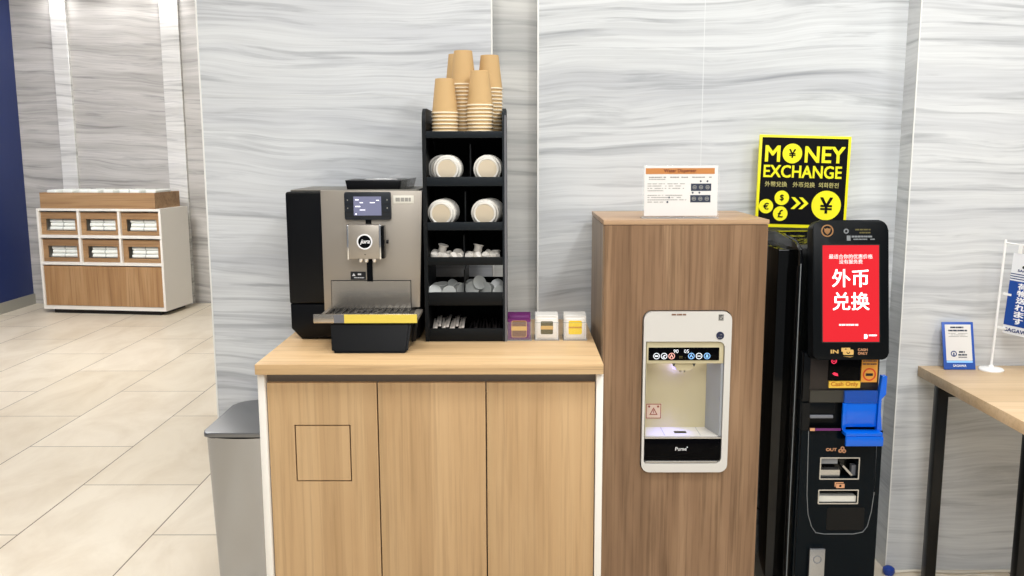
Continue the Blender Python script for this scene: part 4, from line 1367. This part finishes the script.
YS = -0.0014
obj('lettering', text_bm('M', sx(0.0515), 0.281, YS, width=0.058, height=0.062, bold=0.022), M['sign_yellow'], t)
obj('lettering', text_bm('NEY', sx(0.2515), 0.281, YS, width=0.154, height=0.062, bold=0.022), M['sign_yellow'], t)
obj('lettering', text_bm('EXCHANGE', sx(0.170), 0.2145, YS, width=0.30, height=0.048, bold=0.022), M['sign_yellow'], t)
for body, u0, u1 in (('外幣兌換', 0.028, 0.113), ('外币兑换', 0.135, 0.220), ('외화환전', 0.234, 0.311)):
    obj('lettering', text_bm(body, sx((u0 + u1) / 2), 0.1655, YS, width=u1 - u0, bold=0.012), M['sign_olive'], t)
COINS = [(0.1265, 0.283, 0.0375, '¥', 0.033), (0.096, 0.1135, 0.0278, '$', 0.026), (0.037, 0.080, 0.0275, '€', 0.026), (0.0935, 0.053, 0.028, '£', 0.030), (0.268, 0.0885, 0.0565, '¥', 0.062)]
for u0, v, r, s, hs in COINS:
    c = obj('coin_disc', disc_front(NB(), sx(u0), v, r, -0.0016, -0.0004, 40), M['sign_yellow'], t, label='yellow coin disc')
    obj('lettering', text_bm(s, sx(u0), v, -0.0024, height=hs, bold=0.018), M['sign_black'], c)
bm = NB()
for u0 in (0.132, 0.162):
    prism(bm, [(sx(u0), 0.072), (sx(u0 + 0.014), 0.072), (sx(u0 + 0.038), 0.0945), (sx(u0 + 0.014), 0.117), (sx(u0), 0.117), (sx(u0 + 0.022), 0.0945)], YS, -0.0004)
obj('arrow', bm, M['sign_yellow'], t)

# ------------------------------------------------------------------ side table
TZ = 0.85
t = thing('side_table', 'light oak table with black square legs against the right wall', 'table', (2.2, 3.0, 0))
obj('tabletop', bx(1.562, 2.85, 2.5, 3.373, TZ - 0.04, TZ, 0.0015), M['oak_table'], t)
for x, y in ((1.566, 3.205), (1.566, 2.62), (2.78, 3.18), (2.78, 2.62)):
    obj('leg', bx(x, x + 0.040, y, y + 0.036, 0.0, TZ - 0.04, 0.002), M['leg_black'], t)
obj('frame', bx(1.607, 2.78, 3.21, 3.235, TZ - 0.08, TZ - 0.0405), M['leg_black'], t)

# counter card
t = thing('counter_card', 'small blue framed notice card standing on the table against the wall', 'sign', (1.69, 3.303, TZ), None, (-0.27, 0, -0.02))
obj('card', bx(-0.0595, 0.0595, 0, 0.004, 0.002, 0.184, 0.0008), M['card_blue'], t, label='blue edged card')
pn = obj('white_panel', bx(-0.0485, 0.0495, -0.0006, 0.0002, 0.036, 0.174), M['paper'], t)
obj('stripe', bx(-0.0485, 0.0495, -0.0012, -0.0005, 0.028, 0.035), M['icon_blue'], pn)
obj('card_print', dashes([(-0.028, 0.022, 0.163, 0.006), (-0.036, 0.036, 0.151, 0.006)], -0.0012, 0.0008, 21, fill=1.0), M['dark_navy'], pn)
obj('card_print', dashes([(-0.036, 0.036, 0.140, 0.002), (-0.03, 0.03, 0.134, 0.002), (-0.036, 0.036, 0.128, 0.002)], -0.0012, 0.0008, 22), M['grey_print'], pn)
bm = ring_front(NB(), -0.020, 0.062, 0.008, 0.0115, -0.0012, -0.0004, 24)
box(bm, -0.0225, -0.0175, -0.0012, -0.0004, 0.052, 0.066)
obj('round_mark', bm, M['logo_navy'], pn)
obj('card_print', dashes([(0.0, 0.022, 0.069, 0.006), (-0.003, 0.031, 0.058, 0.006), (-0.003, 0.031, 0.049, 0.003)], -0.0012, 0.0008, 23, fill=1.0), M['dark_navy'], pn)
obj('lettering', text_bm('SAGAWA', 0.0, 0.0165, -0.0008, width=0.05, height=0.009, bold=0.02), M['white_print'], t)
bm = NB()
va = [(-0.05, 0.005, 0.17), (-0.05, 0.006, 0.01), (-0.05, 0.075, 0.025)]
a_ = [bm.verts.new(c) for c in va]
b_ = [bm.verts.new((-c[0], c[1], c[2])) for c in va]
bm.faces.new(a_)
bm.faces.new(b_[::-1])
for k in range(3):
    bm.faces.new((a_[k], b_[k], b_[(k + 1) % 3], a_[(k + 1) % 3]))
obj('easel_back', bm, M['clear'], t, label='clear easel behind the card')

# mini banner
t = thing('banner_stand', 'small blue and white banner on a white pole stand at the table edge', 'banner', (1.806, 3.30, TZ), None, (0, 0, 0))
ROOT[t.name] = Vector((0, 0, 0))
bm = NB()
lathe(bm, [(0, 0), (0.044, 0), (0.045, 0.004), (0.042, 0.008), (0.012, 0.011), (0.008, 0.02), (0, 0.02)], 32)
obj('base', bm, M['white_plastic'], t, label='round white base')
bm = tube(NB(), [(0, 0, 0.015), (0.017, 0, 0.50)], 0.0045, 10)
obj('pole', bm, M['white_plastic'], t)
BD = Vector((math.cos(-1.0), math.sin(-1.0), 0))      # direction the banner runs, towards the viewer
BM = Matrix.Translation((0.017, 0.0, 0.0)) @ Matrix.Rotation(-1.0, 4, 'Z') @ Matrix.Rotation(0.06, 4, 'Y')
obj('crossbar', L(tube(NB(), [(-0.03, 0, 0.487), (0.135, 0, 0.487)], 0.0028, 8), BM), M['white_plastic'], t)
for x in (0.022, 0.098):
    obj('clip', L(bx(x, x + 0.014, -0.003, 0.003, 0.455, 0.49), BM), M['white_plastic'], t)
for x, z in ((-0.010, 0.293), (-0.014, 0.163)):
    obj('pole_clip', L(bx(x, 0.02, -0.0035, 0.0035, z, z + 0.008), BM), M['white_plastic'], t)
bn = obj('banner', L(bx(0.006, 0.116, -0.0008, 0.0008, 0.150, 0.455), BM), M['flag_white'], t, label='white banner with a blue field')
obj('blue_field', L(bx(0.006, 0.116, -0.0016, -0.0008, 0.183, 0.352), BM), M['flag_blue'], bn)
bm = NB()
for z in (0.358, 0.367, 0.376):
    box(bm, 0.006, 0.116, -0.0014, -0.0008, z, z + 0.0035)
obj('stripe', L(bm, BM), M['logo_navy'], bn)
for k, ch in enumerate('荷物送れます'):
    obj('lettering', text_bm(ch, 0.057, 0.334 - 0.0262 * k, -0.0022, width=0.036, height=0.0235, bold=0.03, mtx=BM), M['white_print'], bn)
obj('lettering', text_bm('SAGAWA', 0.061, 0.166, -0.0016, width=0.095, height=0.014, bold=0.02, mtx=BM), M['logo_navy'], bn)
bm = ring_front(NB(), 0.078, 0.432, 0.012, 0.018, -0.0014, -0.0008, 28)
prism(bm, [(0.072, 0.42), (0.084, 0.42), (0.078, 0.438)], -0.0014, -0.0008)
obj('round_mark', L(bm, BM), M['logo_navy'], bn)
obj('lettering', text_bm('SAGAWA', 0.066, 0.392, -0.0014, width=0.072, height=0.009, bold=0.02, mtx=BM), M['logo_navy'], bn)
bm = disc_front(NB(), 0.05, 0.406, 0.0055, -0.0014, -0.0008, 16)
obj('banner_print', L(bm, BM), M['black_print'], bn)

# floor cable with plug
pts = []
for k in range(40):
    x = 1.515 + 0.03 * k
    pts.append((x, 3.352 + 0.008 * math.sin(k * 0.55) + 0.004 * math.sin(k * 0.21), 0.006))
t = thing('floor_cable', 'white cable with a blue plug lying along the foot of the right wall', 'cable', (1.8, 3.35, 0))
obj('lead', tube(NB(), pts, 0.0055, 8), M['cable_white'], t)
bm = NB()
lathe(bm, [(0, 0), (0.018, 0.0), (0.024, 0.012), (0.022, 0.026), (0.012, 0.034), (0, 0.036)], 24, Matrix.Translation((1.487, 3.345, 0.0)))
obj('plug', bm, M['blue_plug'], t, label='round blue plug')
pts = [(1.60 + 0.02 * k, 3.325 + 0.006 * math.sin(k * 0.7), 0.0045) for k in range(16)]
tag(obj('thin_cable', tube(NB(), pts, 0.004, 8), M['cable_white'], None, (1.75, 3.325, 0)), 'shorter thin white cable on the floor under the table', 'cable')

# ------------------------------------------------------------------ far cubby cabinet
ang = math.atan2(-0.19, 1.38)
FCX, FCY = -5.04, 9.27
t = thing('cubby_cabinet', 'white and wood cabinet of six cubbies against the far stone wall', 'cabinet', (FCX, FCY, 0), None, (0, 0, ang))
CW, CD, CHH = 1.393, 0.56, 1.112
TH = 0.024
obj('side_panel', bx(0, TH, 0, CD, 0.045, CHH), M['white_board'], t)
obj('side_panel', bx(CW - TH, CW, 0, CD, 0.045, CHH), M['white_board'], t)
obj('top_board', bx(TH, CW - TH, 0, CD, CHH - TH, CHH), M['white_board'], t)
obj('bottom_board', bx(TH, CW - TH, 0, CD, 0.045, 0.082), M['white_board'], t)
obj('back_board', bx(TH, CW - TH, CD - 0.01, CD, 0.082, CHH - TH), M['white_board'], t)
obj('plinth', bx(0.1, CW - 0.08, 0.03, CD - 0.02, 0, 0.045), M['gap'], t, label='dark recessed plinth')
Z1, Z2 = 0.535, 0.82
obj('shelf', bx(TH, CW - TH, 0, CD - 0.01, Z1 - 0.015, Z1 + 0.015), M['white_board'], t)
obj('shelf', bx(TH, CW - TH, 0, CD - 0.01, Z2 - 0.015, Z2 + 0.015), M['white_board'], t)
cw = (CW - 4 * TH) / 3
for k in (1, 2):
    x = TH + k * (cw + TH) - TH
    obj('upright', bx(x, x + TH, 0.001, CD - 0.01, Z1 + 0.015, CHH - TH), M['white_board'], t)
obj('lower_door', bx(TH + 0.004, CW - TH - 0.004, 0.012, 0.03, 0.086, Z1 - 0.027), M['tan_wood'], t, label='wide wooden lower door')
bundles = []
colname = ['left', 'middle', 'right']
for r_, (z0, z1) in enumerate(((Z2 + 0.015, CHH - TH), (Z1 + 0.015, Z2 - 0.015))):
    for c_ in range(3):
        x0 = TH + c_ * (cw + TH)
        x1 = x0 + cw
        h = z1 - z0
        hole = rrect(x0 + 0.13 * cw, x0 + 0.90 * cw, z0 + 0.17 * h, z0 + 0.66 * h, 0)
        obj('insert', prism(NB(), rrect(x0 + 0.002, x1 - 0.002, z0 + 0.001, z1 - 0.016, 0), 0.03, 0.045, holes=[hole]), M['tan_wood_h'], t, sm=False, label='wooden insert with a slot')
        obj('insert_floor', bx(x0 + 0.13 * cw, x0 + 0.92 * cw, 0.046, 0.26, z0 + 0.15 * h, z0 + 0.17 * h), M['gap'], t)
        bundles.append((r_, c_, x0 + 0.54 * cw, z0 + 0.172 * h, 0.69 * cw, 0.49 * h))
RZ = Matrix.Translation((FCX, FCY, 0)) @ Matrix.Rotation(ang, 4, 'Z')


def bundle_meshes(w, h):
    bm = NB()
    pts = rrect(0.0, 0.17, 0.0, h, h * 0.45, 5)
    va = [bm.verts.new((-w / 2, y, z)) for y, z in pts]
    vb = [bm.verts.new((w / 2, y, z)) for y, z in pts]
    bm.faces.new(va)
    bm.faces.new(vb[::-1])
    for k in range(len(pts)):
        bm.faces.new((va[k], vb[k], vb[(k + 1) % len(pts)], va[(k + 1) % len(pts)]))
    band = NB()
    pts = rrect(-0.002, 0.172, 0.0, h + 0.0015, h * 0.45, 5)
    va = [band.verts.new((-0.006, y, z)) for y, z in pts]
    vb = [band.verts.new((0.006, y, z)) for y, z in pts]
    band.faces.new(va)
    band.faces.new(vb[::-1])
    for k in range(len(pts)):
        band.faces.new((va[k], vb[k], vb[(k + 1) % len(pts)], va[(k + 1) % len(pts)]))
    return bm, band


b0 = None
for r_, c_, cx, zb, w, h in bundles:
    hh = h * 0.315
    for k in range(3):
        pos = ['bottom', 'middle', 'top'][k]
        lab = 'white banded bundle, %s one in the %s %s cubby of the far cabinet' % (pos, ['upper', 'lower'][r_], colname[c_])
        loc = RZ @ Vector((cx + 0.008 * ((k + c_) % 2), 0.05 + 0.004 * k, zb + k * (hh + 0.002)))
        if b0 is None:
            b0 = thing('folded_bundle', lab, 'bundle', loc, 'white bundles in the cubbies', (0, 0, ang))
            A, B = bundle_meshes(w, hh)
            obj('bundle_body', A, M['bundle'], b0)
            obj('band', B, M['bundle_band'], b0, label='thin grey band')
        else:
            copy_thing(b0, loc, lab, (0, 0, ang))
# open tray on top
t = thing('open_tray', 'long open wooden tray on top of the far cubby cabinet', 'tray', tuple(RZ @ Vector((0.04, 0.02, CHH))), None, (0, 0, ang))
TW, TD, THH = 1.29, 0.5, 0.165
obj('front_board', bx(0, TW, 0, 0.018, 0, THH), M['tan_wood_h'], t)
obj('back_board', bx(0, TW, TD - 0.018, TD, 0, THH), M['tan_wood_h'], t)
obj('end_board', bx(0, 0.018, 0.018, TD - 0.018, 0, THH), M['tan_wood_h'], t)
obj('end_board', bx(TW - 0.018, TW, 0.018, TD - 0.018, 0, THH), M['tan_wood_h'], t)
obj('base_board', bx(0.018, TW - 0.018, 0.018, TD - 0.018, 0, 0.012), M['tan_wood_h'], t)
p0 = None
for k in range(8):
    loc = RZ @ Vector((0.04 + 0.11 + 0.155 * k, 0.02 + 0.25 + 0.03 * (k % 3 - 1), CHH + 0.0125))
    lab = 'white paper packet in the open wooden tray, ' + ORD[k] + ' from the left'
    if p0 is None:
        bm = NB()
        for j in range(4):
            box(bm, -0.066 + 0.003 * j, 0.066 - 0.004 * j, -0.17, 0.17, 0.045 * j, 0.045 * j + 0.043, 0.012, 3)
        p0 = tag(obj('paper_packet', bm, M['bundle']), lab, 'packet', 'white packets in the open tray')
        o = p0
    else:
        o = p0.copy()
        COL.objects.link(o)
        o['label'] = lab
    o.location = loc
    o.rotation_euler = (0, 0, ang + random.uniform(-0.08, 0.08))
# small white block on the floor by the cabinet
bm = bx(-0.05, 0.05, -0.02, 0.02, 0, 0.025, 0.004)
tag(obj('door_stop', bm, M['white_plastic']), 'small white block on the floor behind the far cabinet', 'door stop').location = (-3.70, 9.80, 0)
